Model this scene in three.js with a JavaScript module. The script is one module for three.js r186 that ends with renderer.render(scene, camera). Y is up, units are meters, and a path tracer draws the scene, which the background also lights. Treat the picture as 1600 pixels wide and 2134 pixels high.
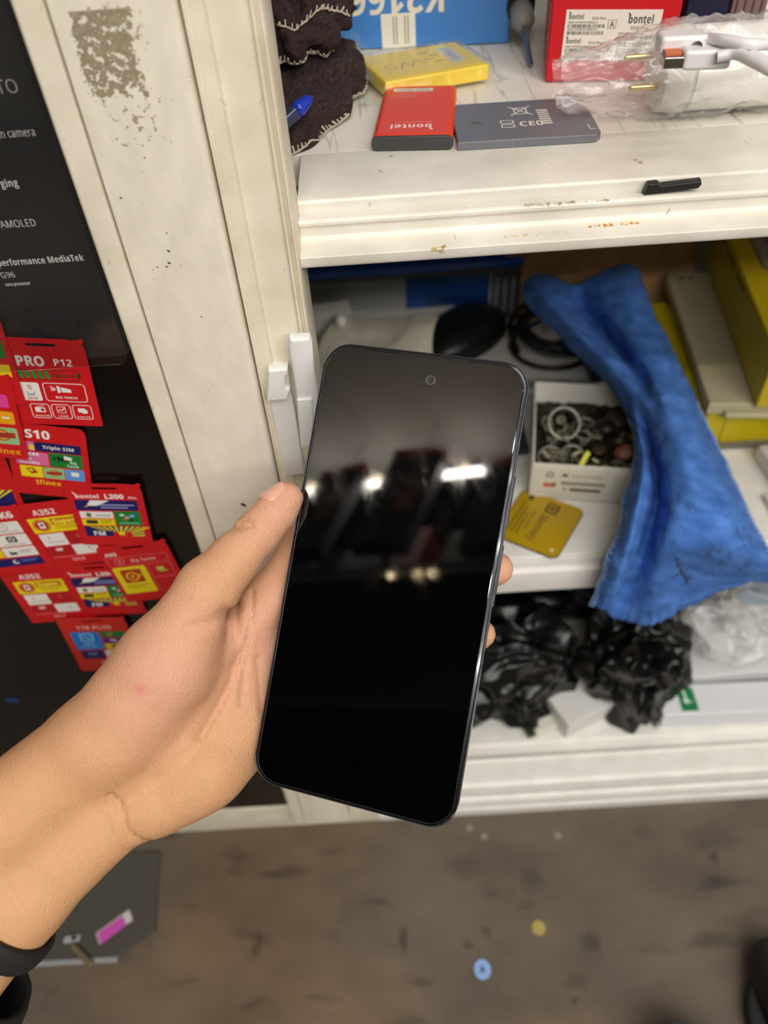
import * as THREE from 'three';
import { RoundedBoxGeometry } from 'three/addons/geometries/RoundedBoxGeometry.js';
import { mergeGeometries, mergeVertices, toCreasedNormals } from 'three/addons/utils/BufferGeometryUtils.js';
import { ImprovedNoise } from 'three/addons/math/ImprovedNoise.js';
import { RectAreaLightUniformsLib } from 'three/addons/lights/RectAreaLightUniformsLib.js';

// ------------------------------------------------------------------ camera, lights, exposure
const scene = new THREE.Scene();
scene.background = new THREE.Color(0x000000);
const camera = new THREE.PerspectiveCamera(67.41, 1600 / 2134, 0.01, 20);
camera.position.set(0, 0.65, 0);
camera.rotation.order = 'YXZ';
camera.rotation.set(-0.80755, 0.01684, -0.07582);
camera.focus = 0.285;
camera.userData.fStop = 7.5;
const renderer = new THREE.WebGLRenderer({ antialias: true });
renderer.toneMapping = THREE.LinearToneMapping;
renderer.toneMappingExposure = 0.92;
renderer.shadowMap.enabled = true;
RectAreaLightUniformsLib.init();
const LED_LIGHT = 46, LOW_LED_LIGHT = 78, BASE_LED_LIGHT = 108, PANEL_LIGHT = 4, LED_GLOW = 26, PANEL_GLOW = 3;
function areaLight(x, y, z, w, h, tx, ty, tz, color, intensity) {
  const l = new THREE.RectAreaLight(color, intensity, w, h);
  l.position.set(x, y, z); l.lookAt(tx, ty, tz);
  l.name = 'lamp'; scene.add(l); return l;
}
areaLight(-0.1, 2.585, 1.155, 3.0, 0.03, -0.1, 0.6, -0.2, 0xfffdfa, LED_LIGHT);     // row of LEDs under the top shelf of the display opposite
areaLight(0.55, 2.735, 0.45, 1.1, 0.5, 0.55, 0, 0.45, 0xffffff, PANEL_LIGHT);      // ceiling panel
areaLight(0.5, 2.012, 1.155, 1.8, 0.03, 0.5, 0.5, -0.3, 0xfffdfa, LOW_LED_LIGHT);     // row under the second shelf
areaLight(0.6, 1.432, 1.155, 1.9, 0.03, 0.4, 0.5, -0.3, 0xfffdfa, BASE_LED_LIGHT);     // row under the third shelf

for (const x of [-1.56, -1.25, -0.88, -0.3, 0.4, 1.1]) {      // the brightest bulbs of the top row, which also light the ceiling
  const l = new THREE.PointLight(0xfff8ee, 0.24); l.position.set(x, 2.578, 1.13); l.castShadow = true; l.shadow.radius = 0.6; l.name = 'bulb'; scene.add(l);
}

// ------------------------------------------------------------------ helpers
const used = {};
function numbered(name) { const n = used[name] = (used[name] ?? -1) + 1; return n ? name + '_' + String(n).padStart(3, '0') : name; }
function rng(s) { return () => { s |= 0; s = s + 0x6D2B79F5 | 0; let t = Math.imul(s ^ s >>> 15, 1 | s); t = t + Math.imul(t ^ t >>> 7, 61 | t) ^ t; return ((t ^ t >>> 14) >>> 0) / 4294967296; }; }
const perlin = new ImprovedNoise();
const n3 = (x, y, z) => perlin.noise(x, y, z);
function fbm(x, y, z, o = 4) { let s = 0, a = 0.5; for (let i = 0; i < o; i++) { s += a * n3(x, y, z); x = x * 2.03 + 7.1; y = y * 2.03 + 3.7; z = z * 2.03 + 5.3; a *= 0.5; } return s; }
function ridge(x, y, z, o = 3) { let s = 0, a = 0.5; for (let i = 0; i < o; i++) { const r = 1 - Math.abs(n3(x, y, z)) * 1.8; s += a * r * r; x = x * 2.1 + 4.1; y = y * 2.1 + 9.7; z = z * 2.1 + 1.3; a *= 0.5; } return s; }
const V3 = (a) => new THREE.Vector3(a[0], a[1], a[2]);
function shadowed(m) { m.castShadow = true; m.receiveShadow = true; return m; }
function mesh(name, geo, mat, parent) {
  const m = shadowed(new THREE.Mesh(geo, mat));
  m.name = parent ? name : numbered(name);
  (parent ?? scene).add(m); return m;
}
function tag(o, label, category, group) { o.userData.label = label; o.userData.category = category; if (group) o.userData.group = group; return o; }
function thing(name, label, category, [x, y, z] = [0, 0, 0], turn = 0, group) {
  const o = new THREE.Group(); o.name = numbered(name); o.position.set(x, y, z); o.rotation.y = turn; scene.add(o);
  return tag(o, label, category, group);
}
function struct(name, geo, mat) { const m = mesh(name, geo, mat); m.userData.kind = 'structure'; return m; }
function box(w, h, d, r = 0.0008, seg = 2) { return new RoundedBoxGeometry(w, h, d, seg, Math.min(r, w / 2.01, h / 2.01, d / 2.01)); }
function boxAt(x0, x1, y0, y1, z0, z1, r) { return box(x1 - x0, y1 - y0, z1 - z0, r).translate((x0 + x1) / 2, (y0 + y1) / 2, (z0 + z1) / 2); }
function tube(pts, r, seg = 60, rad = 10, closed = false) {
  return new THREE.TubeGeometry(new THREE.CatmullRomCurve3(pts.map(V3), closed), seg, r, rad, closed);
}
function capsule(a, b, r, seg = 6) {
  const A = V3(a), B = V3(b), d = B.clone().sub(A), g = new THREE.CapsuleGeometry(r, d.length(), 3, seg);
  g.applyQuaternion(new THREE.Quaternion().setFromUnitVectors(new THREE.Vector3(0, 1, 0), d.normalize()));
  return g.translate((A.x + B.x) / 2, (A.y + B.y) / 2, (A.z + B.z) / 2);
}
function lathe(pts, seg = 32) { return new THREE.LatheGeometry(pts.map(([r, y]) => new THREE.Vector2(r, y)), seg); }
function poly(pts) { const s = new THREE.Shape(); pts.forEach(([x, y], i) => i ? s.lineTo(x, y) : s.moveTo(x, y)); s.closePath(); return s; }
function rrect(w, h, r) {
  const s = new THREE.Shape(), x = -w / 2, y = -h / 2; r = Math.min(r, w / 2, h / 2);
  s.moveTo(x + r, y); s.lineTo(x + w - r, y); s.absarc(x + w - r, y + r, r, -Math.PI / 2, 0); s.lineTo(x + w, y + h - r); s.absarc(x + w - r, y + h - r, r, 0, Math.PI / 2);
  s.lineTo(x + r, y + h); s.absarc(x + r, y + h - r, r, Math.PI / 2, Math.PI); s.lineTo(x, y + r); s.absarc(x + r, y + r, r, Math.PI, Math.PI * 1.5); return s;
}
function extrude(shape, depth, bevel = 0, seg = 2, curve = 10) {
  return new THREE.ExtrudeGeometry(shape, { depth: depth - 2 * bevel, bevelEnabled: bevel > 0, bevelThickness: bevel, bevelSize: bevel, bevelOffset: -bevel, bevelSegments: seg, curveSegments: curve }).translate(0, 0, bevel);
}
// a profile of [z, y] points swept along x, or of [x, z] points swept along y
const alongX = (profile, x0, x1) => new THREE.ExtrudeGeometry(poly(profile.map(([z, y]) => [-z, y])), { depth: x1 - x0, bevelEnabled: false }).applyMatrix4(new THREE.Matrix4().makeBasis(new THREE.Vector3(0, 0, -1), new THREE.Vector3(0, 1, 0), new THREE.Vector3(1, 0, 0))).translate(x0, 0, 0);
const alongY = (profile, y0, y1) => new THREE.ExtrudeGeometry(poly(profile.map(([x, z]) => [x, -z])), { depth: y1 - y0, bevelEnabled: false }).rotateX(-Math.PI / 2).translate(0, y0, 0);
function uvBy(geo, fn) {
  const p = geo.attributes.position, uv = new Float32Array(p.count * 2);
  for (let i = 0; i < p.count; i++) { const [u, v] = fn(p.getX(i), p.getY(i), p.getZ(i)); uv[i * 2] = u; uv[i * 2 + 1] = v; }
  geo.setAttribute('uv', new THREE.BufferAttribute(uv, 2)); return geo;
}
const metres = (geo) => uvBy(geo, (x, y, z) => [x + z * 0.37, y - z]);      // texture coordinates in metres
function plain(geos) { return mergeGeometries(geos.map((g) => { const h = g.index ? g.toNonIndexed() : g; for (const k of Object.keys(h.attributes)) if (!['position', 'normal', 'uv'].includes(k)) h.deleteAttribute(k); return h; })); }
// textures
function canvasTex(w, h, draw) {
  const c = document.createElement('canvas'); c.width = w; c.height = h; draw(c.getContext('2d'), w, h);
  const t = new THREE.CanvasTexture(c); t.colorSpace = THREE.SRGBColorSpace; return t;
}
function dataTex(w, h, fn, color = true) {
  const d = new Uint8Array(w * h * 4);
  for (let j = 0; j < h; j++) for (let i = 0; i < w; i++) { const c = fn(i / w, j / h, i, j), k = (j * w + i) * 4; d[k] = Math.max(0, Math.min(255, c[0])); d[k + 1] = Math.max(0, Math.min(255, c[1])); d[k + 2] = Math.max(0, Math.min(255, c[2])); d[k + 3] = 255; }
  const t = new THREE.DataTexture(d, w, h); t.magFilter = THREE.LinearFilter; t.wrapS = t.wrapT = THREE.RepeatWrapping; if (color) t.colorSpace = THREE.SRGBColorSpace; t.needsUpdate = true; return t;
}
function speckle(g, w, h, rgb, amount, scale, seed, stretch = 1) {      // uneven tone laid over a canvas: soft patches and fine grain
  const im = g.getImageData(0, 0, w, h), d = im.data, R = rng(seed);
  for (let j = 0; j < h; j++) for (let i = 0; i < w; i++) {
    const k = (j * w + i) * 4, a = fbm(i * scale, j * scale * stretch, seed, 4) * amount + (R() - 0.5) * amount * 0.18;
    d[k] += a * rgb[0]; d[k + 1] += a * rgb[1]; d[k + 2] += a * rgb[2];
  }
  g.putImageData(im, 0, 0);
}
function scratches(g, w, h, n, seed, colors, len = 14) {
  const R = rng(seed);
  for (let i = 0; i < n; i++) {
    g.strokeStyle = colors[Math.floor(R() * colors.length)]; g.globalAlpha = 0.25 + R() * 0.6; g.lineWidth = 0.6 + R() * 1.6;
    const x = R() * w, y = R() * h, a = R() * 6.28, l = 1 + R() * R() * len; g.beginPath(); g.moveTo(x, y); g.lineTo(x + Math.cos(a) * l, y + Math.sin(a) * l); g.stroke();
  }
  g.globalAlpha = 1;
}
function std(color, roughness = 0.5, extra = {}) { return new THREE.MeshStandardMaterial({ color, roughness, ...extra }); }
function phys(color, roughness, extra = {}) { return new THREE.MeshPhysicalMaterial({ color, roughness, ...extra }); }
// flat print: a sheet whose canvas is measured in millimetres from its top left corner
function printed(wmm, hmm, ppm, draw, rough = 0.45) {
  const t = canvasTex(Math.round(wmm * ppm), Math.round(hmm * ppm), (g) => {
    const k = {
      g, rect(c, x, y, w, h) { g.fillStyle = c; g.fillRect(x * ppm, y * ppm, w * ppm, h * ppm); },
      round(c, x, y, w, h, r, line) { g.beginPath(); g.roundRect(x * ppm, y * ppm, w * ppm, h * ppm, r * ppm); if (line) { g.strokeStyle = c; g.lineWidth = line * ppm; g.stroke(); } else { g.fillStyle = c; g.fill(); } },
      text(s, x, y, size, c, align = 'left', font = 'bold', max) { g.fillStyle = c; g.textAlign = align; g.font = font + ' ' + size * ppm + 'px sans-serif'; max ? g.fillText(s, x * ppm, y * ppm, max * ppm) : g.fillText(s, x * ppm, y * ppm); },
      poly(c, pts) { g.fillStyle = c; g.beginPath(); pts.forEach(([x, y], i) => i ? g.lineTo(x * ppm, y * ppm) : g.moveTo(x * ppm, y * ppm)); g.closePath(); g.fill(); },
      line(c, pts, w) { g.strokeStyle = c; g.lineWidth = w * ppm; g.beginPath(); pts.forEach(([x, y], i) => i ? g.lineTo(x * ppm, y * ppm) : g.moveTo(x * ppm, y * ppm)); g.stroke(); },
      disc(c, x, y, r, line) { g.beginPath(); g.arc(x * ppm, y * ppm, r * ppm, 0, 7); if (line) { g.strokeStyle = c; g.lineWidth = line * ppm; g.stroke(); } else { g.fillStyle = c; g.fill(); } },
      bars(c, x, y, w, h, seed) { const R = rng(seed); g.fillStyle = c; let p = 0; while (p < w) { const b = 0.15 + R() * 0.5; g.fillRect((x + p) * ppm, y * ppm, Math.min(b, w - p) * ppm, h * ppm); p += b + 0.15 + R() * 0.45; } },
    };
    draw(k, wmm, hmm);
  });
  return std(0xffffff, rough, { map: t });
}


// ------------------------------------------------------------------ the room
const wallPaint = std(0xdad6cc, 0.85);
const ceilingPaint = std(0xe2dfd8, 0.9);
const floorSpots = [[[-0.1106, 0, -0.2237], 0.026, 0.006, 0.35], [[-0.013, 0, -0.1692], 0.007, 0.007, 0.4], [[-0.1254, 0, -0.171], 0.004, 0.012, 0.35], [[0.1263, 0, -0.1613], 0.011, 0.008, 0.35], [[0.0528, 0, -0.1724], 0.006, 0.005, 0.3], [[0.0378, 0, -0.1639], 0.005, 0.004, 0.35], [[0.0924, 0, -0.2062], 0.013, 0.011, 0.25], [[0.2386, 0, -0.2164], 0.006, 0.005, 0.35], [[-0.0688, 0, -0.2377], 0.016, 0.008, 0.22], [[0.0368, 0, -0.2222], 0.02, 0.012, 0.2], [[0.1086, 0, -0.1202], 0.004, 0.004, 0.4], [[0.2397, 0, -0.2316], 0.03, 0.012, 0.22]].map(([p, ...r]) => [p[0], p[2], ...r]);      // dark stains
const floorTex = dataTex(1536, 1024, (u, v) => {
  const x = u * 1.2, y = v * 0.8;                                   // 1.2 m by 0.8 m of worn sheet floor
  const a = fbm(x * 9, y * 16, 1, 5), b = fbm(x * 3.1 + 5, y * 3.4, 4, 4), c = fbm(x * 30, y * 55, 9, 3), st = fbm(x * 22 + 3, y * 48 + 1, 13, 3);
  const worn = Math.max(0, b * 1.9), dark = Math.max(0, st - 0.2) * 1.6;
  let spot = 0; const X = -0.62 + x + fbm(x * 50, y * 50, 8, 3) * 0.012, Z = -0.52 + y + fbm(x * 50, y * 50, 3, 3) * 0.012;
  for (const [sx, sz, ra, rb, s] of floorSpots) { const q = ((X - sx) / ra) ** 2 + ((Z - sz) / rb) ** 2; if (q < 1) spot = Math.max(spot, s * 0.8 * (1 - q) ** 1.3); }
  const k = (1 + a * 0.3 + c * 0.12 - dark * 0.7) * (1 - spot);
  return [(95 + worn * 34) * k, (84 + worn * 13) * k, (71 - worn * 8) * k];
});
const floorMat = std(0xffffff, 0.62, { map: floorTex });
struct('floor', uvBy(new THREE.BoxGeometry(4.6, 0.06, 2.7).translate(-0.1, -0.03, 0.3), (x, y, z) => [(x + 0.62) / 1.2, (z + 0.52) / 0.8]), floorMat);
struct('ceiling', new THREE.BoxGeometry(4.6, 0.06, 2.7).translate(-0.1, 2.79, 0.3), ceilingPaint);
struct('wall_front', new THREE.BoxGeometry(4.6, 2.8, 0.06).translate(-0.1, 1.38, -1.02), wallPaint);
struct('wall_back', new THREE.BoxGeometry(4.6, 2.8, 0.06).translate(-0.1, 1.38, 1.58), wallPaint);
struct('wall_left', new THREE.BoxGeometry(0.06, 2.8, 2.6).translate(-2.4, 1.38, 0.28), wallPaint);
struct('wall_right', new THREE.BoxGeometry(0.06, 2.8, 2.6).translate(2.2, 1.38, 0.28), wallPaint);

// ------------------------------------------------------------------ the cabinet
const creamTex = canvasTex(1024, 1024, (g, w, h) => {
  g.fillStyle = '#e6dec9'; g.fillRect(0, 0, w, h); speckle(g, w, h, [24, 24, 28], 0.9, 0.012, 3);
  scratches(g, w, h, 240, 8, ['#8d8370', '#6c6454', '#eee8dc', '#f2eee4'], 22);
}); creamTex.wrapS = creamTex.wrapT = THREE.RepeatWrapping; creamTex.repeat.set(5, 5);
const whiteTex = canvasTex(1024, 1024, (g, w, h) => {
  g.fillStyle = '#e6e3dc'; g.fillRect(0, 0, w, h); speckle(g, w, h, [20, 20, 22], 0.8, 0.01, 5);
  scratches(g, w, h, 130, 12, ['#9a917f', '#7b7464', '#bdb5a5'], 20);
}); whiteTex.wrapS = whiteTex.wrapT = THREE.RepeatWrapping; whiteTex.repeat.set(5, 5);
const creamPaint = std(0xffffff, 0.42, { map: creamTex });
const whitePaint = std(0xffffff, 0.38, { map: whiteTex });
const cabinet = thing('display_cabinet', 'cream and white aluminium display cabinet with open shelves and black glazed side', 'cabinet', [0, 0, 0]);
// face of the post, with the residue of an old sticker, in millimetres: 36 wide, 330 high (y 0.30 to 0.63)
const postTex = canvasTex(432, 2048, (g, w, h) => {
  g.fillStyle = '#ece4d3'; g.fillRect(0, 0, w, h); speckle(g, w, h, [20, 20, 23], 0.8, 0.011, 21);
  const sx = w / 36, sy = h / 330, X = (x) => (x + 86.6) * sx, Y = (y) => (630 - y) * sy;
  scratches(g, w, h, 120, 31, ['#8d8370', '#5f5848', '#f4f0e8', '#efe9dd'], 18);
  const im = g.getImageData(0, 0, w, h), d = im.data;               // torn sticker glue: solid at the top, breaking into crumbs below
  for (let j = 0; j < h; j++) for (let i = 0; i < w; i++) {
    const x = i / sx - 86.6, y = 630 - j / sy;
    const u = (x + 82.5 + (597 - y) * 0.02) / 22, v = (598 - y) / 46;
    if (u < 0 || u > 1 || v < 0 || v > 1) continue;
    const n = fbm(x * 0.42, y * 0.42, 2, 4) + fbm(x * 1.6, y * 1.6, 7, 2) * 0.5, e = fbm(x * 0.3, y * 0.3, 30, 3) * 0.5;
    const solid = v < 0.5 + e * 0.3 && u > 0.05 + e * 0.3 && u < 0.8 + e * 0.4 && v > 0.03 ? n > -0.2 + v * 0.25 : n > 0.2 + Math.abs(u - 0.6) * 0.3 + Math.max(0, v - 0.7) * 0.4;
    if (!solid) continue;
    const k = (j * w + i) * 4, t = 0.86 + n * 0.3; d[k] = 172 * t; d[k + 1] = 161 * t; d[k + 2] = 132 * t;
  }
  g.putImageData(im, 0, 0);
  g.fillStyle = '#2e281f';
  for (const [x, y, r] of [[-71.3, 525.0, 0.5], [-72.2, 520.6, 0.5], [-73.4, 519.3, 0.4], [-76.6, 519.3, 0.3], [-70.3, 531.4, 0.3], [-81.9, 544.3, 0.4], [-68.7, 399.4, 1.3], [-89.5, 529.3, 0.3], [-65.8, 498.7, 0.3]]) { g.beginPath(); g.ellipse(X(x), Y(y), r * sx, r * sy * 0.7, 0.3, 0, 7); g.fill(); }
  g.fillStyle = '#d2c9b6'; g.beginPath(); g.ellipse(X(-68.4), Y(519.3), 0.55 * sx, 0.45 * sy, 0, 0, 7); g.fill();
});
const postMat = std(0xffffff, 0.4, { map: postTex });
function soft(profile, r, n = 4) {     // rounds every corner of a profile
  const out = [], L = profile.length;
  for (let i = 0; i < L; i++) {
    const p = profile[i], a = profile[(i + L - 1) % L], b = profile[(i + 1) % L], la = Math.hypot(a[0] - p[0], a[1] - p[1]), lb = Math.hypot(b[0] - p[0], b[1] - p[1]), q = Math.min(r, la * 0.45, lb * 0.45);
    const A = [p[0] + (a[0] - p[0]) / la * q, p[1] + (a[1] - p[1]) / la * q], B = [p[0] + (b[0] - p[0]) / lb * q, p[1] + (b[1] - p[1]) / lb * q];
    for (let k = 0; k <= n; k++) { const t = k / n; out.push([A[0] * (1 - t) ** 2 + 2 * p[0] * t * (1 - t) + B[0] * t * t, A[1] * (1 - t) ** 2 + 2 * p[1] * t * (1 - t) + B[1] * t * t]); }
  }
  return out;
}
const crease = (g) => toCreasedNormals(g, 0.28);
mesh('post', crease(uvBy(alongY(soft([[-0.0862, -0.25], [-0.0523, -0.25], [-0.0512, -0.2515], [-0.0512, -0.3], [-0.0862, -0.3]], 0.0008), 0.03, 1.15), (x, y) => [(x + 0.0866) / 0.036, (y - 0.3) / 0.33])), postMat, cabinet);
mesh('glazing_bead', crease(metres(alongY(soft([[-0.0966, -0.2525], [-0.0955, -0.2508], [-0.0875, -0.2508], [-0.0871, -0.2518], [-0.0871, -0.29], [-0.0966, -0.29]], 0.0007), 0.03, 1.15))), creamPaint, cabinet);
const jamb = [[-0.0506, -0.2555], [-0.0502, -0.2532], [-0.0494, -0.2532], [-0.0492, -0.2548], [-0.0482, -0.2542], [-0.0444, -0.2548], [-0.0438, -0.2575], [-0.0319, -0.2579], [-0.0314, -0.2562], [-0.0306, -0.2562], [-0.0302, -0.2596], [-0.0293, -0.2596], [-0.029, -0.2572], [-0.0284, -0.2572], [-0.0279, -0.2585], [-0.0279, -0.283], [-0.0506, -0.283]];
mesh('jamb', crease(metres(alongY(soft(jamb, 0.0005, 3), 0.03, 1.15))), creamPaint, cabinet);
const blackGlass = phys(0x0b0a09, 0.22, { clearcoat: 0.3, clearcoatRoughness: 0.1 });
mesh('glass_panel', boxAt(-0.62, -0.094, 0.03, 1.15, -0.268, -0.263, 0.0006), blackGlass, cabinet);
// upper rail with its sliding track
const railTex = canvasTex(2048, 256, (g, w, h) => {       // 0.66 m along the rail; the short side runs front to back
  g.fillStyle = '#e4dfd3'; g.fillRect(0, 0, w, h); speckle(g, w, h, [34, 34, 40], 0.9, 0.012, 44); scratches(g, w, h, 110, 14, ['#978d79', '#6f6757', '#b9b09e'], 16);
  const sx = w / 660, sy = h / 90, X = (x) => (x + 30) * sx, Yv = (v) => h - v * sy;      // v: millimetres from the shelf joint forward and down
  const blob = (c, x, v, a, b, n, seed) => { const R = rng(seed); g.fillStyle = c; for (let i = 0; i < n; i++) { g.globalAlpha = 0.35 + R() * 0.5; g.beginPath(); g.ellipse(X(x + (R() - 0.5) * a), Yv(v + (R() - 0.5) * b), (0.3 + R() * 0.9) * sx, (0.2 + R() * 0.6) * sy, R() * 3, 0, 7); g.fill(); } g.globalAlpha = 1; };
  blob('#a88a4a', 23, 73, 4.5, 3, 12, 1); blob('#b4712c', 88, 65, 19, 1.2, 26, 2); blob('#e9d9a8', 90, 63, 24, 2, 30, 3); blob('#a59a7a', 100, 29, 3, 4, 10, 4); blob('#cdbf95', 60, 68, 26, 2, 22, 5); blob('#8f8462', 70, 53.5, 30, 0.8, 26, 6);
});
const railMat = std(0xffffff, 0.36, { map: railTex });
const railProfile = [[-0.3205, 0.527], [-0.2778, 0.527], [-0.277, 0.5262], [-0.2768, 0.5232], [-0.2768, 0.5165], [-0.2756, 0.5165], [-0.2756, 0.5222], [-0.2718, 0.5226], [-0.2706, 0.5218], [-0.2706, 0.5204], [-0.272, 0.5196], [-0.272, 0.516], [-0.2704, 0.5146], [-0.2632, 0.5142], [-0.2606, 0.5134], [-0.2612, 0.5094], [-0.2622, 0.5086], [-0.3205, 0.509]];
mesh('upper_rail', crease(uvBy(alongX(soft(railProfile, 0.0005, 3), -0.0278, 0.63), (x, y, z) => [(x + 0.03) / 0.66, (z + 0.3205 + (0.527 - y)) / 0.09])), railMat, cabinet);
const grainTex = dataTex(1024, 1024, (u, v) => {      // printed woodgrain foil, grain running from front to back
  const x = u * 30, y = v * 4, w = fbm(x * 0.5, y * 0.6, 3, 3) * 2.2, l = Math.abs(Math.sin((x + w) * 2.1 + fbm(x * 3, y, 8, 2) * 1.5)), f = Math.max(0, 1 - l * 7) * (0.65 + fbm(x, y * 2, 5, 2)), p = fbm(x * 0.3, y * 1.2, 17, 4) * 10;
  return [226 + p - f * 62, 221 + p - f * 64, 210 + p - f * 70];
}); 
const foil = std(0xffffff, 0.45, { map: grainTex });
mesh('upper_shelf', uvBy(boxAt(-0.075, 0.63, 0.514, 0.5268, -0.62, -0.3207, 0.0004), (x, y, z) => [x / 0.3, z / 0.3]), foil, cabinet);
// middle shelf and its lip
mesh('middle_shelf', metres(boxAt(-0.075, 0.63, 0.262, 0.275, -0.62, -0.3115, 0.0008)), whitePaint, cabinet);
mesh('shelf_lip', crease(metres(alongX(soft([[-0.3113, 0.2735], [-0.3095, 0.2735], [-0.3092, 0.2672], [-0.308, 0.2655], [-0.306, 0.265], [-0.3056, 0.2475], [-0.3064, 0.246], [-0.3113, 0.246]], 0.0005, 3), -0.0278, 0.63))), whitePaint, cabinet);
// bottom track and shelf
const sillProfile = [[-0.302, 0.05], [-0.2995, 0.05], [-0.299, 0.0475], [-0.2868, 0.0475], [-0.2862, 0.052], [-0.2845, 0.0522], [-0.284, 0.0498], [-0.267, 0.0496], [-0.2632, 0.0478], [-0.263, 0.0425], [-0.2622, 0.041], [-0.2622, 0.0362], [-0.2648, 0.0345], [-0.2648, 0.0288], [-0.2618, 0.0268], [-0.2605, 0.0225], [-0.2605, 0.0165], [-0.263, 0.0148], [-0.263, 0.0118], [-0.2608, 0.0105], [-0.2605, 0.0006], [-0.302, 0.0006]];
mesh('bottom_track', crease(metres(alongX(soft(sillProfile, 0.0006, 3), -0.0278, 0.63))), whitePaint, cabinet);
mesh('bottom_shelf', metres(boxAt(-0.075, 0.63, 0.03, 0.0496, -0.62, -0.302, 0.0008)), whitePaint, cabinet);
const leftSill = [[-0.283, 0.041], [-0.2645, 0.039], [-0.262, 0.0365], [-0.2605, 0.0006], [-0.3, 0.0006], [-0.3, 0.041]];
mesh('bottom_sill', crease(metres(alongX(soft(leftSill, 0.0012, 3), -0.62, -0.0282))), creamPaint, cabinet);
const panelMat = std(0x767970, 0.6);
mesh('back_panel', boxAt(-0.62, 0.63, 0.0006, 1.15, -0.632, -0.6205, 0.0006), panelMat, cabinet);
mesh('divider', boxAt(-0.083, -0.0755, 0.03, 1.15, -0.62, -0.3002, 0.0006), panelMat, cabinet);
mesh('end_panel', boxAt(0.6305, 0.642, 0.0006, 1.15, -0.632, -0.262, 0.0006), whitePaint, cabinet);
mesh('top_board', boxAt(-0.62, 0.642, 1.1505, 1.17, -0.632, -0.26, 0.0006), whitePaint, cabinet);
mesh('side_panel', boxAt(-0.632, -0.6205, 0.0006, 1.15, -0.632, -0.262, 0.0006), whitePaint, cabinet);
// white plastic catch screwed to the jamb
const catchMat = std(0xe9e9e6, 0.32);
const plate = (pts, z0, t, b) => extrude(poly(pts), t, b, 3).translate(0, 0, z0);
const latch = mesh('latch_base', crease(plate([[-0.0456, 0.4715], [-0.0379, 0.4715], [-0.0384, 0.4607], [-0.0381, 0.4482], [-0.0386, 0.4295], [-0.0389, 0.4133], [-0.0472, 0.4125], [-0.0474, 0.4274], [-0.0476, 0.4438], [-0.0476, 0.4578]], -0.2576, 0.0045, 0.0006)), catchMat, cabinet);
mesh('hook', crease(plate([[-0.045, 0.474], [-0.0375, 0.4741], [-0.0377, 0.4718], [-0.0388, 0.471], [-0.0395, 0.4657], [-0.038, 0.4641], [-0.0398, 0.4597], [-0.0479, 0.4593]], -0.2531, 0.005, 0.0007)), catchMat, latch);
mesh('lever', crease(plate([[-0.0346, 0.4882], [-0.027, 0.4881], [-0.0263, 0.4861], [-0.0268, 0.4743], [-0.0267, 0.4621], [-0.0283, 0.4479], [-0.0314, 0.4371], [-0.0369, 0.4368], [-0.0367, 0.4511], [-0.0357, 0.4629], [-0.0357, 0.475], [-0.0355, 0.4855]], -0.2526, 0.0055, 0.0016)), catchMat, latch);
mesh('lever_foot', crease(plate([[-0.0355, 0.4607], [-0.0294, 0.4607], [-0.0315, 0.4368], [-0.0372, 0.4352]], -0.2474, 0.0015, 0.0005)), catchMat, latch);


// ------------------------------------------------------------------ poster and feature cards on the black glass
const PANEL_Z = -0.263;
{
  const x0 = -0.36, x1 = -0.1, y0 = 0.4752, y1 = 0.70, w = (x1 - x0) * 1000, h = (y1 - y0) * 1000, X = (x) => x - x0 * 1000, Y = (y) => y1 * 1000 - y;
  const print = printed(w, h, 6, (k) => {
    k.rect('#2a2b2d', 0, 0, w, h);
    const R = rng(5); for (let i = 0; i < 90; i++) { k.g.globalAlpha = 0.5; k.disc(R() > 0.5 ? '#1d1d1f' : '#2b2a2a', X(-155 + R() * 42), Y(478 + R() * 22), 1 + R() * 2); } k.g.globalAlpha = 1;
    for (const [s, x, y, size, c, f, mw] of [['TO', -106.9, 573.4, 5.6, '#b0b0ae', '500', 8], ['main camera', -106.8, 560.6, 3.6, '#e4e4e0', '500', 16], ['charging', -118.6, 545.2, 3.6, '#ececea', 'bold', 12.4], ['AMOLED', -117.9, 531.2, 3.7, '#f4f4f0', '500', 12.6], ['performance MediaTek', -105.9, 517.2, 3.5, '#f8f8f4', 'bold', 31.6], ['G96', -132.8, 512.4, 3.3, '#f4f4f0', '500', 5.4], ['core processor', -128.6, 509.2, 2.1, '#f4f4f0', 'bold', 9.4]]) {
      k.text(s, X(x), Y(y), size, c, 'right', f, mw);
    }
  }, 0.35);
  const outline = () => { const r = 0.007, s = new THREE.Shape(); s.moveTo(x0, y0); s.lineTo(x1 - r, y0 + 0.0006); s.quadraticCurveTo(x1, y0, x1, y0 + r); s.lineTo(x1, y1); s.lineTo(x0, y1); return s; };
  const g = extrude(outline(), 0.0003).translate(0, 0, PANEL_Z + 0.00005);
  tag(mesh('phone_poster', uvBy(g, (x, y) => [(x - x0) / (x1 - x0), (y - y0) / (y1 - y0)]), print), 'charcoal poster with white specification lettering behind the black glazed side', 'poster');
  tag(mesh('plastic_film', extrude(outline(), 0.0004, 0.0001, 1).translate(0, 0, PANEL_Z + 0.0062), phys(0xf4f4f4, 0.12, { transmission: 1, ior: 1.45, thickness: 0 })), 'clear plastic film with a rounded corner covering the charcoal poster', 'film');
}
const RED = '#c81a20', WHITE = '#e8e4de', YEL = '#e8d41a', NAVY = '#1b1c5e', GREEN = '#177a34', PALE = '#8fbf86', PINK = '#d56a9b', SKY = '#5a9ade';
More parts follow.
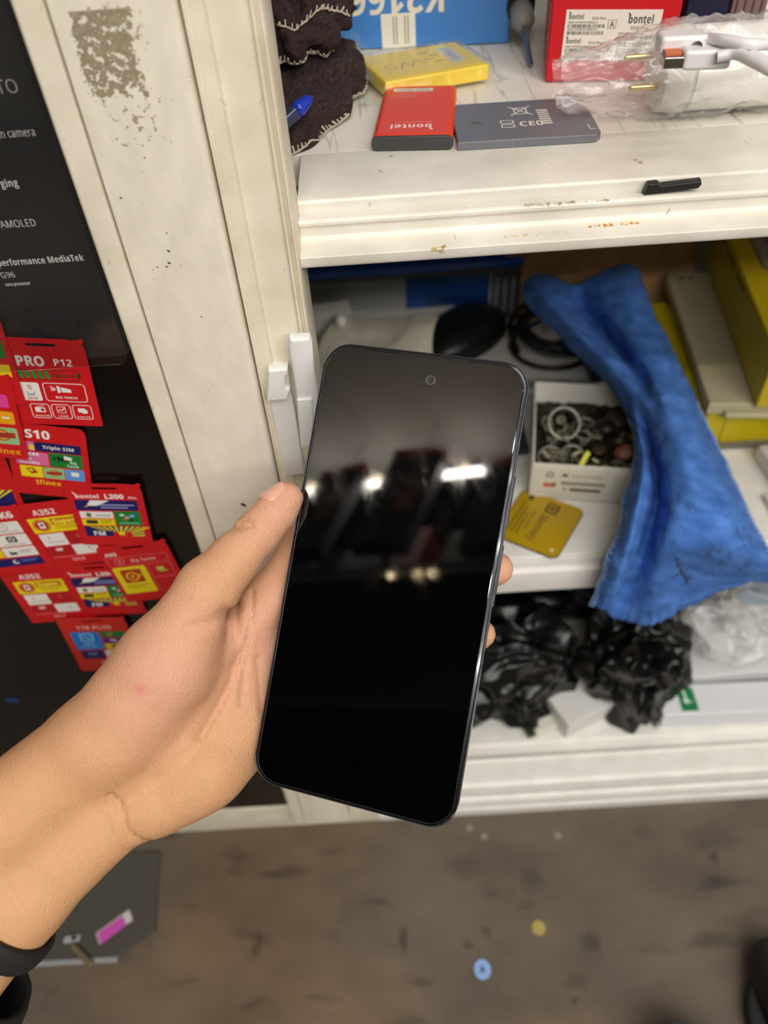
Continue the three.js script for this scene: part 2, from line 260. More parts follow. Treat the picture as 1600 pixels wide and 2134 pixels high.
function card(label, cx, cy, w, h, deg, layer, draw, { ear = true, slot = true, bg = RED } = {}) {
  const r = 3.2, s = new THREE.Shape(), x = w / 2, y = h / 2;
  s.moveTo(-x + 0.6, -y); s.lineTo(x - 0.6, -y); s.lineTo(x, -y + 0.6); s.lineTo(x, y - r - 2);
  if (ear) { s.quadraticCurveTo(x, y - 2.4, x - 1.5, y - 1.6); s.absarc(x - 1.1, y - 0.6, 1.15, -0.9, 2.6); s.quadraticCurveTo(x - 4, y - 0.6, x - 7, y); }
  else { s.quadraticCurveTo(x, y, x - r, y); }
  s.lineTo(-x + r, y); s.quadraticCurveTo(-x, y, -x, y - r); s.lineTo(-x, -y + 0.6);
  if (slot) { const p = new THREE.Path(); p.absarc(-4.6, y - 2.9, 0.75, Math.PI / 2, Math.PI * 1.5); p.absarc(5.4, y - 2.9, 0.75, -Math.PI / 2, Math.PI / 2); s.holes.push(p); }
  const g = extrude(s, 0.3);
  uvBy(g, (a, b) => [a / w + 0.5, b / h + 0.5]).scale(0.001, 0.001, 0.001);
  const m = mesh('feature_card', g, printed(w, h, 12, (k) => { k.rect(bg, 0, 0, w, h); draw(k, w, h); }, 0.3));
  m.rotation.z = deg * Math.PI / 180; m.position.set(cx / 1000, cy / 1000, PANEL_Z + 0.0004 + layer * 0.0005);
  return tag(m, label, 'card', 'feature cards on the black glass');
}
const torch = (k, x, y, s, c) => { k.poly(c, [[x, y], [x + 3.2 * s, y + 0.9 * s], [x + 3.2 * s, y + 2.3 * s], [x, y + 2.2 * s]].map(([a, b]) => [a, b - (a - x) * 0 ])); k.poly(c, [[x - 1.4 * s, y - 0.6 * s], [x - 0.3 * s, y - 0.1 * s], [x - 0.3 * s, y + 2.3 * s], [x - 1.4 * s, y + 2.6 * s]]); for (const a of [-0.9, 0.6, 2.1]) k.line(c, [[x - 2 * s, y + 0.9 * s + a * 0.25], [x - 3.6 * s, y + 0.3 * s + a * 0.7]], 0.35 * s); };
const seal = (k, x, y, r) => { k.disc('#c9a24a', x, y, r); k.disc('#8c2a24', x, y, r * 0.8, r * 0.12); k.poly('#a3322a', [[x - r * 1.5, y - r * 0.3], [x + r * 1.5, y - r * 0.5], [x + r * 1.5, y + r * 0.35], [x - r * 1.5, y + r * 0.5]]); };
const small = (k, s, x, y, size, c, max, al = 'center') => k.text(s, x, y, size, c, al, 'bold', max);
const bands = (k, x, y, w, h, n, c) => { for (let i = 0; i < n; i++) k.rect(c, x, y + i * h / n, w * (i % 2 ? 0.8 : 1), h / n * 0.45); };
card('red card with green battery bar and white torch icon', -136.9, 465.8, 34.5, 43.5, -7.5, 3, (k) => {
  k.text('PRO', 6, 13, 6.6, WHITE, 'left', '900', 11.5); k.text('P12', 20.6, 12.6, 4.6, WHITE, 'left', 'bold', 7.6);
  k.round('#123a1c', 4.6, 15, 24.6, 4.6, 0.6, 0.3); k.rect('#123a1c', 29.2, 16, 0.9, 2.4); for (let i = 0; i < 5; i++) k.poly('#178a3c', [[5.4 + i * 2.6, 15.5], [7 + i * 2.6, 15.5], [7.6 + i * 2.6, 19], [6 + i * 2.6, 19]]); k.text('1080mAh', 18.4, 18.4, 2.7, '#123a1c', 'left', 'bold', 10);
  k.round(WHITE, 4.6, 21.3, 7.8, 9.4, 0.8); for (const d of [0, 0.9]) k.line('#c8402a', [[8 + d, 22.5], [7.7 + d, 23.4], [8.4 + d, 24.2], [8 + d, 25]], 0.3); k.line('#4a6a94', [[6.8, 26], [7.3, 27.3], [9.4, 27.3], [9.9, 26]], 0.35); k.line('#4a6a94', [[6.6, 27.9], [10.2, 27.9]], 0.3); k.text('Java', 8.5, 30, 2, '#a33', 'center', 'bold');
  k.round(WHITE, 14, 21.4, 16.6, 9.2, 1.4, 0.4); torch(k, 21, 23.2, 1.2, WHITE); small(k, 'BIG TORCH', 22.3, 29.2, 1.7, WHITE, 10);
  for (let i = 0; i < 3; i++) { k.round(WHITE, 6.4 + i * 8.6, 32.4, 7.6, 7.4, 1.2, 0.35); }
  k.round(WHITE, 8, 34.2, 4.2, 2.6, 0.4); k.disc(RED, 11, 35.5, 0.8); k.line(WHITE, [[8.6, 34], [12, 33.2]], 0.3); small(k, 'Wireless FM', 10.2, 39, 1, WHITE, 6.4);
  k.round(WHITE, 17, 33.6, 3.4, 3.2, 0.2, 0.3); k.line(WHITE, [[17.4, 36], [18.4, 35], [19, 35.6], [20.2, 33.9]], 0.4); small(k, 'L POWER', 18.8, 39, 1, WHITE, 6); k.round(WHITE, 25.6, 34, 3, 2.2, 0.3); k.round(WHITE, 27, 34.8, 2.4, 2, 0.3); small(k, 'Double SIM', 27.4, 39, 1, WHITE, 6.4);
});
card('red card with a green corner cut off above the orange tile card', -163.8, 481, 34, 44, -8, 5, (k) => { k.round(GREEN, 18, 12, 14, 9, 1); seal(k, 25, 16.5, 2.6); k.text('X', 28, 8, 5, WHITE); k.rect(YEL, 18, 24, 14, 6); });
card('red card with orange tile and pale green seal tile', -172.3, 453.2, 34, 46, -12.5, 6, (k) => { k.round('#e0409a', 22, 10, 9, 7, 1); k.round('#e8a21a', 21, 19, 11, 7, 1); k.line(WHITE, [[27, 22.5], [30, 22.5]], 1); k.round(PALE, 17, 28, 15, 9.6, 1); seal(k, 25.4, 32.6, 3.6); k.text('Ifinex', 31.6, 43.4, 4.4, '#e8a21a', 'right', 'bold'); });
card('red card with pink tile and navy stripe under the torch icon card', -153.2, 423, 34.5, 43.5, -13.5, 2, (k) => {
  k.text('S10', 8.6, 7.8, 6.6, WHITE, 'left', '900', 15); k.rect(NAVY, 12, 10, 19.6, 5.4); small(k, 'Triple SIM', 22, 13.8, 2.8, WHITE, 13.6); k.rect(PINK, 8.4, 10, 3.6, 5.4); k.rect(YEL, 9.6, 12, 2, 3);
  k.rect(PINK, 3, 16.4, 14, 7.8); for (let i = 0; i < 6; i++) k.rect(WHITE, 4 + i * 1.6, 16.6, 1.1, 1.8); k.text('Long', 4.2, 21, 2.4, WHITE); k.text('Standby', 4.4, 23.6, 2.2, WHITE, 'left', 'bold', 9.6);
  k.rect(GREEN, 17.6, 15.8, 14, 8.4); torch(k, 22.4, 18, 1, '#111'); k.poly(WHITE, [[24, 16.8], [27.4, 17.6], [27, 19.6], [23.6, 19.2]]); small(k, 'Big', 27.6, 21.4, 1.9, WHITE); small(k, 'Torch', 27.2, 23.6, 2, WHITE, 7);
  k.rect(YEL, 4, 25, 9.6, 7); k.poly('#a03020', [[6.4, 26.6], [9.6, 26], [11.4, 29], [8.6, 30]]); k.poly(YEL, [[7.4, 27], [9, 26.8], [9.8, 28.2], [8.4, 28.6]]); k.rect(PALE, 14, 25, 9, 7); seal(k, 18.6, 28.4, 2.3); k.rect(SKY, 23.4, 25, 8.4, 7); k.round(WHITE, 26, 26.6, 3.4, 2.6, 0.6);
  k.text('Ifinex', 9.6, 36.4, 4, '#e8c21a', 'left', 'bold', 13.4);
}, { ear: false, slot: false });
card('red card with yellow rays peeping out below the pink tile card', -191, 412, 34, 40, -6, 0, (k) => { k.rect(NAVY, 3, 24, 28, 12); for (let i = 0; i < 8; i++) k.poly(YEL, [[18, 34], [6 + i * 3.4, 24], [7.8 + i * 3.4, 24]]); k.round(YEL, 19, 29, 4, 4, 0.4); k.text('FM', 5, 34, 5, WHITE); }, { slot: false });
const l200 = (tail) => (k) => {
  k.text('bontel', 3.6, 9.4, 3.6, WHITE, 'left', 'bold', 12); k.line(WHITE, [[3, 5.6], [4.1, 7]], 0.7); k.text('L200', 17, 9.6, 4.2, WHITE, 'left', '900', 10.6); k.text(tail, 28, 9.4, 2, WHITE, 'left', 'bold', 5.6);
  k.rect(NAVY, 2.6, 10.6, 29, 7); k.poly(WHITE, [[10, 10.8], [19, 10.8], [13, 14.4], [9, 14.6], [8, 14]]); k.poly('#e0942a', [[6, 15.2], [8.4, 14.2], [8, 15.6]]); bands(k, 14, 13.4, 16, 3.6, 2, '#9aa0d0');
  k.round(WHITE, 3.4, 18.4, 15.6, 4.6, 0.4); k.rect('#3c7a3a', 6.4, 19.4, 2.2, 2.6); k.rect('#c23a2a', 6.9, 21.2, 1.2, 1.2); small(k, 'facebook', 14.4, 21.6, 1.5, '#56545c', 7); k.rect(YEL, 3.4, 23.6, 15.6, 4.6); k.round('#37341c', 5.4, 24.4, 5.4, 2.6, 0.5); bands(k, 12, 24.4, 6, 3, 2, '#a08c12');
  k.rect(GREEN, 19.6, 18, 12.2, 10); for (const [x, y, c] of [[23, 20.6, '#d9e6c8'], [25.2, 22.4, '#caa'], [27.6, 21.2, '#8cc4e0'], [24, 23.6, '#b4552f'], [27, 24, '#222'], [29, 20.4, '#3a6ac0']]) k.poly(c, [[x - 1.4, y], [x, y - 1], [x + 1.5, y + 0.2], [x, y + 1]]); bands(k, 21, 26, 9.6, 1.4, 1, '#8fd0b4');
  k.rect(NAVY, 3.6, 28.8, 28.2, 7); for (let i = 0; i < 11; i++) k.poly(YEL, [[20, 36], [6 + i * 2.9, 28.8], [7.6 + i * 2.9, 28.8]]); for (let i = 0; i < 3; i++) k.poly(YEL, [[20, 36], [31.8, 30 + i * 2.2], [31.8, 31.2 + i * 2.2]]); k.poly(NAVY, [[3.6, 31], [17, 32.2], [17, 36], [3.6, 36]]); k.text('FM', 7, 35.4, 4.2, WHITE, 'left', '900', 7.6); k.round(RED, 16.6, 32.8, 9, 3, 0.4); k.round(YEL, 19.2, 32.4, 3, 2.6, 0.3);
};
card('red card with navy stripe and yellow ray fan nearest the aluminium frame', -136, 388.4, 35, 42.5, -6.5, 6, l200('Plus'));
card('red card with a column of white icon tiles', -194.6, 373.4, 35.5, 47.5, 3.5, 3, (k) => {
  k.text('K6', 31, 8, 6, WHITE, 'right', '900'); k.round(WHITE, 14, 10.4, 17, 8.2, 0.6); k.disc('#77757a', 22, 13.8, 2.4, 0.35); k.text('1', 22, 14.8, 2.6, '#77757a', 'center'); bands(k, 16, 16.8, 13, 1.2, 1, '#aaa');
  k.round(WHITE, 14, 19.4, 17, 8.4, 0.6); k.round('#1f1f22', 20, 20.6, 5, 4.4, 0.9); k.disc(WHITE, 22.5, 22.8, 1.5); k.disc('#1f1f22', 22.5, 22.8, 0.9); bands(k, 17, 26.2, 11, 1, 1, '#999'); k.round(WHITE, 14, 28.6, 17, 7, 0.6); k.poly('#1f1f22', [[17, 31], [18.4, 32.4], [20.6, 32], [20.6, 34], [17, 34]]); bands(k, 22, 31, 7, 2.6, 2, '#999');
  k.round(YEL, 3, 19.4, 10.4, 16, 0.6); for (let i = 0; i < 7; i++) k.rect('#3a3412', 4.4, 21 + i * 2, 7, 0.7); k.rect(NAVY, 3, 36.6, 28, 6); k.disc(WHITE, 17, 39.4, 1.6); k.disc(NAVY, 17.4, 39.2, 1); bands(k, 20, 38, 9, 2.4, 2, '#6a74c0');
}, { slot: false });
const a352 = (k) => {
  k.text('A352', 9, 8.2, 5, WHITE, 'left', 'bold', 13.4); k.round(YEL, 4, 10, 26.6, 10.6, 0.8); k.disc('#b8262c', 9.8, 15.2, 4.2); k.disc(YEL, 9.8, 15.2, 3.5, 0.3); k.round(WHITE, 8.4, 13, 3, 4.4, 0.5); k.rect('#b8262c', 9.2, 14, 1.4, 2); k.rect('#c07a1a', 15, 11.2, 14, 4.4); k.text('Super', 16, 14.9, 4, '#f4e04a', 'left', '900', 12); bands(k, 16, 16.4, 12.6, 3, 2, '#c0901a');
  k.rect(WHITE, 5, 21.4, 12.6, 9); k.line('#b33', [[9, 23.4], [9.8, 25.4]], 0.5); bands(k, 7, 27.4, 9, 1.6, 1, '#c4b8b4'); k.rect('#b21a20', 18, 21.4, 12.4, 9); k.text('1', 24, 26.4, 4, '#d4686a', 'center'); k.rect('#b21a20', 5, 31, 12.6, 7); k.round('#e4c4c0', 9, 32.2, 3.6, 2.2, 0.4); k.rect(WHITE, 18, 31, 12.6, 7.4); k.line('#c66', [[26, 33], [26, 35], [27.6, 35.6]], 0.5); k.line('#dc8a8a', [[5, 39], [30, 39]], 0.4); k.text('SALE', 14, 42.8, 3, '#e8b0ac', 'left', 'bold');
};
card('red card with yellow banner, half under the ray fan card', -163.5, 375.4, 35.5, 46, 4, 2, a352, { slot: false });
card('red card with yellow banner lying below the white icon tiles card', -189.5, 327.6, 36, 46.5, 1.5, 1, a352, { slot: false });
card('red card with navy stripe half under the square yellow tile card', -158, 329.5, 35, 44, -1, 2, l200(''), { slot: true });
card('red card with a big square yellow tile beside the thumb base', -131.6, 343.6, 36.5, 46, 4.5, 4, (k) => {
  k.text('A03', 2.6, 8, 3.6, WHITE, 'left', 'bold'); k.round('#dc7a78', 2, 9.4, 31.6, 6, 0.5, 0.3); k.disc('#e09a98', 8.2, 12.4, 2.4, 0.35); k.text('1', 8.2, 13.6, 2.8, '#e8c8c4', 'center'); k.text('Big Torch', 14, 13.8, 3, '#e8b4b0', 'left', 'bold', 14);
  k.round(YEL, 2.2, 17, 17.4, 22, 0.8); k.round('#b4321e', 5.4, 19.4, 11, 10.6, 0.8); k.disc('#e8c21a', 10.6, 25, 3.1, 1); k.disc('#e8c21a', 10.6, 25, 1); k.line('#e8c21a', [[13.6, 26], [15, 24], [16.6, 25]], 0.7); bands(k, 5, 31.8, 12, 4, 2, '#b09a18');
  for (const y of [17, 28]) k.round('#dc7a78', 21, y, 12.4, 10, 0.5, 0.3); k.round('#d8c060', 25, 19.4, 4, 3.4, 0.4); k.rect('#a8b040', 25.6, 22, 4.6, 1.6);
});
card('orange red card with a bright blue tile, lowest of the cards', -174, 282, 38, 53, -3, 6, (k) => {
  k.text('T18 PLUS', 9, 10.6, 4.6, '#eeb8ac', 'left', 'bold', 22); k.rect('#1a7cd8', 4, 13, 16, 17.6); k.round('#9cccf4', 9, 15, 6.8, 6.8, 1, 0.9); k.line('#9cccf4', [[10.6, 16.8], [14.4, 20.4]], 1); small(k, '14.8cm', 12, 25.4, 1.9, '#bfe0fa', 6); bands(k, 6, 26.8, 12, 2.4, 2, '#7ab8ee');
  k.rect(GREEN, 21, 13, 14, 5.4); k.disc('#9a8a3a', 26, 15.6, 1.8); k.rect('#5a2a7c', 21, 19.2, 14, 5.4); k.poly('#d8cce4', [[25, 20.4], [29, 21.6], [28, 23.4], [25, 22]]); k.rect(YEL, 21, 25.2, 14, 5.4); k.disc('#4a6a2a', 26, 28, 1.8); k.rect(NAVY, 5, 31.6, 13, 8.6); small(k, 'SIM', 11.4, 36, 3, '#aab0e0', 6); k.round('#f0e4e0', 19, 31.6, 16, 8.6, 1.4); bands(k, 24, 33, 6, 3, 2, '#c66'); k.text('X', 14, 46, 4.4, '#eeb8ac');
}, { bg: '#cc2a22', slot: true });
tag(mesh('blue_sticker', extrude(rrect(0.008, 0.0035, 0.0012), 0.0003).rotateZ(-0.1).translate(-0.2518, 0.2225, PANEL_Z + 0.0002), std(0x1c4a8c, 0.4)), 'tiny blue sticker low on the black glazed side', 'sticker');


// ------------------------------------------------------------------ things on the upper shelf
const S1 = 0.527;
// a sheet of paper or print lying on a face of a box
function decal(w, h, mat, t = 0.00025) { return new THREE.BoxGeometry(w, h, t); }
function sheetUV(g, w, h) { return uvBy(g, (x, y) => [x / w + 0.5, y / h + 0.5]); }
function sticker(name, w, h, mat, parent, [x, y, z], [rx, ry, rz] = [0, 0, 0]) { const m = mesh(name, sheetUV(decal(w, h), w, h), mat, parent); m.position.set(x, y, z); m.rotation.set(rx, ry, rz); return m; }
// red battery
{
  const b = thing('phone_battery', 'red flat phone battery with a dark end lying on the shelf', 'battery', [0.0205, S1, -0.3446], -0.127);
  const prof = rrect(0.0325, 0.0056, 0.0026);
  mesh('body', crease(extrude(prof, 0.056, 0.0003, 2, 12).translate(0, 0.0028, -0.029)), std(0xde4218, 0.35), b);
  mesh('end_cap', crease(extrude(rrect(0.0326, 0.0057, 0.0026), 0.0016, 0.0004, 2, 12).translate(0, 0.0028, 0.0271)), std(0x3a3a38, 0.5), b);
  const pr = printed(30, 55, 14, (k, w, h) => {
    k.rect('#de421a', 0, 0, w, h); k.round('#d8d4c8', 2.6, 2.6, 19, 4, 0.8); k.text('ON2B0002  SIMBW4', 4, 5.4, 2, '#3a3630', 'left', 'bold', 16); for (let i = 0; i < 5; i++) k.rect('#e87a66', 2.4, 8 + i * 1.4, [17, 11, 9, 12, 10][i], 0.5);
    k.g.save(); k.g.translate(w * 14, h * 14); k.g.rotate(Math.PI); k.text('bontel', 6.6, 9.4, 6.2, '#f4d8cc', 'left', 'bold', 19); k.line('#f4d8cc', [[6.4, 3.6], [7.8, 5]], 1.1); k.text('www.bontelmobile.com', 6.6, 12.4, 1.5, '#e89a88', 'left', 'bold', 18); k.g.restore();
  }, 0.35);
  sticker('print', 0.0275, 0.054, pr, b, [0, 0.00565, -0.0015], [-Math.PI / 2, 0, 0]);
}
// grey battery
{
  const b = thing('phone_battery', 'dark grey thin phone battery with white marks beside the red battery', 'battery', [0.0632, S1, -0.333], -0.02);
  const s = poly([[-0.028, -0.0208], [0.0262, -0.0208], [0.0286, -0.018], [0.0286, 0.008], [0.022, 0.0208], [-0.028, 0.0208]]);
  const pr = printed(56.6, 41.6, 11, (k, w, h) => {
    k.rect('#6c6c72', 0, 0, w, h); const R = rng(3); for (let i = 0; i < 26; i++) k.line(i % 3 ? '#8e8e92' : '#c8c6c0', [[R() * w, R() * h], [R() * w * 0.02 + R() * w, R() * h]].map(([x, y], j, a) => j ? [a[0][0] + (R() - 0.5) * 3, a[0][1] + (R() - 0.5) * 2] : [x, y]), 0.15 + R() * 0.25);
    k.g.save(); k.g.translate(24 * 11, 7 * 11); const c = '#d6d2c8';
    k.line(c, [[0, 0], [9, 10]], 0.7); k.line(c, [[9, 0], [0, 10]], 0.7); k.g.strokeStyle = c; k.g.lineWidth = 7; k.g.strokeRect(2 * 11, 2 * 11, 5 * 11, 6.4 * 11); k.line(c, [[1.4, 2], [7.6, 2]], 0.9);
    k.text('CE0', 2, 22, 7, c, 'left', 'bold', 10); k.round(c, -5, 15, 5, 3, 0.5, 0.6); k.round(c, -5, 19.4, 5, 3, 0.5, 0.6); for (let i = 0; i < 7; i++) k.rect(c, 11, 5 + i * 2.4, 4.6, 1.5); k.g.restore();
    k.line('#e8e6e0', [[53, 31], [53, 36], [55.4, 36]], 0.4); k.poly('#5a553c', [[6, 22], [10, 21], [12, 24], [8, 24]]);
  }, 0.4);
  mesh('body', uvBy(extrude(s, 0.0034, 0.0005, 2).rotateX(-Math.PI / 2), (x, y, z) => [(x + 0.028) / 0.0566, 0.5 - z / 0.0416]), pr, b);
}
// yellow battery in its pouch
const pouchFilm = phys(0xfbfaf4, 0.16, { transmission: 0.96, ior: 1.3, thickness: 0 });
{
  const b = thing('pouched_battery', 'yellow battery sealed in a clear plastic pouch behind the red battery', 'battery', [0.0235, S1 + 0.0012, -0.398], 0.3); b.scale.setScalar(0.9);
  const pr = printed(56, 44, 8, (k, w, h) => { k.rect('#f2d222', 0, 0, w, h); k.round('#cfcdc8', 41, 6, 8, 26, 2); for (let i = 0; i < 9; i++) k.rect('#8f93a8', 43, 8 + i * 2.4, 4, 1.2); k.line('#b89a3a', [[14, 30], [18, 20], [21, 28], [25, 18], [29, 27]], 1); k.disc('#b89a3a', 10, 24, 3, 1); for (let i = 0; i < 4; i++) k.rect('#b89a3a', 30 + (i % 2) * 4, 10 + i * 5, 5, 2); }, 0.35);
  mesh('body', uvBy(box(0.056, 0.0075, 0.044, 0.0012).translate(0.004, 0.0042, 0), (x, y, z) => [(x + 0.024) / 0.056, 0.5 - z / 0.044]), pr, b);
  const g = new THREE.PlaneGeometry(0.082, 0.058, 60, 44).rotateX(-Math.PI / 2), p = g.attributes.position;
  for (let i = 0; i < p.count; i++) {
    const x = p.getX(i), z = p.getZ(i), dx = Math.max(0, Math.abs(x - 0.004) - 0.028), dz = Math.max(0, Math.abs(z) - 0.022), e = Math.min(1, Math.hypot(dx, dz) / 0.006);
    p.setY(i, 0.0088 * (1 - e * e * (3 - 2 * e)) + 0.0004 + ridge(x * 60, z * 60, 3, 2) * 0.0016 * (0.3 + e));
  }
  g.computeVertexNormals(); mesh('pouch', g, pouchFilm, b);
  const f = new THREE.PlaneGeometry(0.02, 0.034, 24, 24), q = f.attributes.position;                    // the pouch's loose flap standing up
  for (let i = 0; i < q.count; i++) q.setZ(i, fbm(q.getX(i) * 80, q.getY(i) * 80, 2, 3) * 0.006);
  f.rotateX(-1.1).rotateY(0.5).translate(-0.026, 0.012, -0.006); f.computeVertexNormals(); mesh('pouch_flap', f, pouchFilm, b);
}
// blue carton, upside down at the back
{
  const b = thing('blue_carton', 'blue carton with upside down white number behind the yellow battery', 'carton', [0.03, S1, -0.4685], -0.09);
  mesh('body', box(0.094, 0.1, 0.036, 0.0008).translate(0, 0.0502, 0), std(0x3f78bd, 0.4), b);
  const pr = printed(92, 60, 7, (k, w, h) => { k.rect('#4280c6', 0, 0, w, h); k.g.save(); k.g.translate(w * 7, h * 7); k.g.rotate(Math.PI); k.text('K2166', 31, 28.5, 19, '#e6ddc6', 'left', 'bold', 50); k.g.restore(); }, 0.4);
  sticker('front_print', 0.092, 0.06, pr, b, [0, 0.0305, 0.0182]);
  const st = printed(19, 24, 10, (k, w, h) => { k.rect('#e6e0cc', 0, 0, w, h); for (let i = 0; i < 4; i++) for (let j = 0; j < 14; j++) k.rect('#6e6a60', 6.4 + i * 1.7 + (i > 1 ? 3 : 0), 2 + j * 1.4, 0.8, 1); }, 0.5);
  sticker('paper_label', 0.0175, 0.0155, st, b, [-0.0098, 0.008, 0.0185], [0, 0, 0.01]);
}
// red carton with its barcode label
{
  const b = thing('red_carton', 'bright red upright carton with a white barcode label', 'carton', [0.0827, S1, -0.3841], -0.168);
  mesh('body', box(0.054, 0.12, 0.05, 0.0006).translate(0.027, 0.0602, -0.025), std(0xc8141f, 0.35), b);
  const side = printed(48, 60, 8, (k, w, h) => { k.rect('#d2222c', 0, 0, w, h); k.g.save(); k.g.translate(30 * 8, 34 * 8); k.g.rotate(-Math.PI / 2); k.text('bontel', -16, 6, 9, '#f0e8e0', 'left', 'bold'); k.g.restore(); }, 0.4);
  sticker('side_print', 0.048, 0.06, side, b, [-0.0002, 0.032, -0.025], [0, -Math.PI / 2, 0]);
  const lb = printed(52, 25, 16, (k, w, h) => {
    k.rect('#e6dfd2', 0, 0, w, h); k.line('#d2cabb', [[29, 0], [29, h]], 0.2);
    const block = (x, y, s, c) => { k.text('bontel', x, y + 3, 3.6 * s, '#26231f', 'left', 'bold', 8.4 * s); k.line('#26231f', [[x + 0.1, y - 0.6], [x + 1.1, y + 0.5]], 0.6); k.text('3310 Plus', x + 12.6, y + 3.2, 1.8, '#4a4640', 'left', 'bold', 8); for (let r = 0; r < 2; r++) { k.text('IMEI1:35789XXF100002X13', x, y + 5 + r * 3.4, 1.3, '#3a3630', 'left', 'bold', 20); k.bars('#3a3630', x, y + 5.4 + r * 3.4, 20, 1.8, 5 + r); } k.g.strokeStyle = '#3a3630'; k.g.lineWidth = 4; k.g.strokeRect((x + 22) * 16, (y + 3.4) * 16, 4.2 * 16, 4 * 16); k.text(c, x + 24.1, y + 6.8, 3.8, '#3a3630', 'center', 'bold'); };
    block(1.6, 1.6, 1, 'A'); block(1.6, 13.6, 1, 'B');
    k.text('bontel', 34, 6.6, 5.6, '#26231f', 'left', 'bold', 14); k.line('#26231f', [[34, 1.6], [35.2, 3]], 0.8); k.text('3310 Plus', 36, 9.6, 2.2, '#4a4640', 'left', 'bold', 10); for (let r = 0; r < 4; r++) { k.text('IMEI 35789XXF100002', 30, 12 + r * 3.2, 1.3, '#3a3630', 'left', 'bold', 20); k.bars('#3a3630', 30, 12.5 + r * 3.2, 20, 1.7, 15 + r); }
  }, 0.45);
  sticker('barcode_label', 0.0405, 0.0195, lb, b, [0.0262, 0.0187, 0.0003], [0, 0, -0.02]);
}
// screwdriver standing behind
{
  const s = thing('screwdriver', 'small screwdriver with black handle between the blue and red cartons', 'screwdriver', [0.0795, S1 + 0.001, -0.405]);
  s.quaternion.setFromUnitVectors(new THREE.Vector3(0, 1, 0), new THREE.Vector3(0.01, 0.34, -0.94).normalize());
  mesh('shaft', lathe([[0, 0], [0.0012, 0.001], [0.0012, 0.03], [0, 0.03]], 14), std(0x8e94a0, 0.3, { metalness: 0.9 }), s);
  mesh('collar', lathe([[0, 0.028], [0.004, 0.029], [0.0058, 0.033], [0.0058, 0.042], [0, 0.042]], 24), std(0x8d8b84, 0.5), s);
  mesh('handle', lathe([[0, 0.041], [0.0066, 0.041], [0.0084, 0.05], [0.0096, 0.075], [0.0088, 0.1], [0.006, 0.108], [0, 0.109]], 24), std(0x17171b, 0.45), s);
}
// cartons behind the lamp tube
tag(mesh('navy_carton', box(0.019, 0.13, 0.06, 0.0006).translate(0.157, S1 + 0.0652, -0.43), std(0x151a36, 0.4)), 'slim navy carton right behind the red carton', 'carton');
{
  const b = thing('striped_carton', 'brown striped carton between the navy and white cartons', 'carton', [0.176, S1, -0.43]);
  mesh('body', box(0.016, 0.13, 0.06, 0.0006).translate(0, 0.0652, 0), std(0x7a605c, 0.5), b);
  for (let i = 0; i < 4; i++) mesh('stripe', box(0.0009, 0.128, 0.0006, 0.0002).translate(-0.006 + i * 0.0038, 0.065, 0.0302), std(0x55403e, 0.5), b);
}
{
  const b = thing('white_carton', 'large white carton at the back behind the white cable', 'carton', [0.168, S1, -0.4]);
  mesh('body', box(0.14, 0.13, 0.07, 0.001).translate(0.092, 0.0652, -0.062), std(0xe4ded6, 0.45), b);
  mesh('flap', box(0.1, 0.001, 0.04, 0.0003).rotateZ(0.35).translate(0.092, 0.02, -0.02), std(0xe0dad2, 0.45), b);
}
// lamp tube in cellophane
{
  const r = 0.0152, y = S1 + r + 0.0012, z = -0.3375, x0 = 0.1275;
  const t = thing('lamp_tube', 'white tube lamp with end cap and pins lying in cellophane', 'lamp', [x0, y, z]);
  mesh('body', lathe([[0, 0], [r * 0.97, 0.0004], [r, 0.001], [r, 0.4], [0, 0.4]], 48).rotateZ(-Math.PI / 2).translate(-0.0005, 0, 0), std(0xece8e2, 0.3), t);
  mesh('end_cap', lathe([[0, -0.011], [r * 0.86, -0.011], [r * 0.97, -0.01], [r * 1.03, -0.002], [r * 1.03, 0.001], [0, 0.001]], 48).rotateZ(-Math.PI / 2), std(0xdedad2, 0.4), t);
  for (const dz of [0.0062, -0.0062]) mesh('pin', capsule([-0.0215, -dz * 0.6, dz], [-0.011, -dz * 0.6, dz], 0.0012, 10), std(0xd8c07a, 0.25, { metalness: 1 }), t);
  const film = phys(0xffffff, 0.16, { transmission: 0.86, ior: 1.5, thickness: 0 }), n = 220, m = 72, pos = [], idx = [];
  for (let i = 0; i <= n; i++) for (let j = 0; j < m; j++) {
    const u = i / n, a = j / m * Math.PI * 2, x = -0.05 + u * 0.4, end = Math.max(0, 1 - (x + 0.05) / 0.042);
    let R = r * 1.06 + 0.0055 * ridge(x * 70, Math.cos(a) * 2, Math.sin(a) * 2 + 3, 3) - 0.0012;
    R *= 1 - end * 0.62 + end * 0.35 * Math.abs(Math.sin(a * 2.5 + 1)) ;
    R += end * 0.004 * fbm(x * 160, Math.cos(a) * 3, Math.sin(a) * 3, 3);
    const cy = y - S1 - 0.0006, yy = Math.max(-cy, Math.sin(a) * R * (1 - end * 0.25) - end * 0.002);
    pos.push(x, yy, Math.cos(a) * R * (1 + end * 0.15));
  }
  for (let i = 0; i < n; i++) for (let j = 0; j < m; j++) { const a = i * m + j, b = i * m + (j + 1) % m; idx.push(a, a + m, b, b, a + m, b + m); }
  const g = new THREE.BufferGeometry(); g.setAttribute('position', new THREE.Float32BufferAttribute(pos, 3)); g.setIndex(idx); g.computeVertexNormals();
  const w = thing('cellophane_wrap', 'crinkled clear cellophane sleeve around the white tube lamp', 'wrapping', [x0, y, z]);
  mesh('sleeve', g, film, w);
}
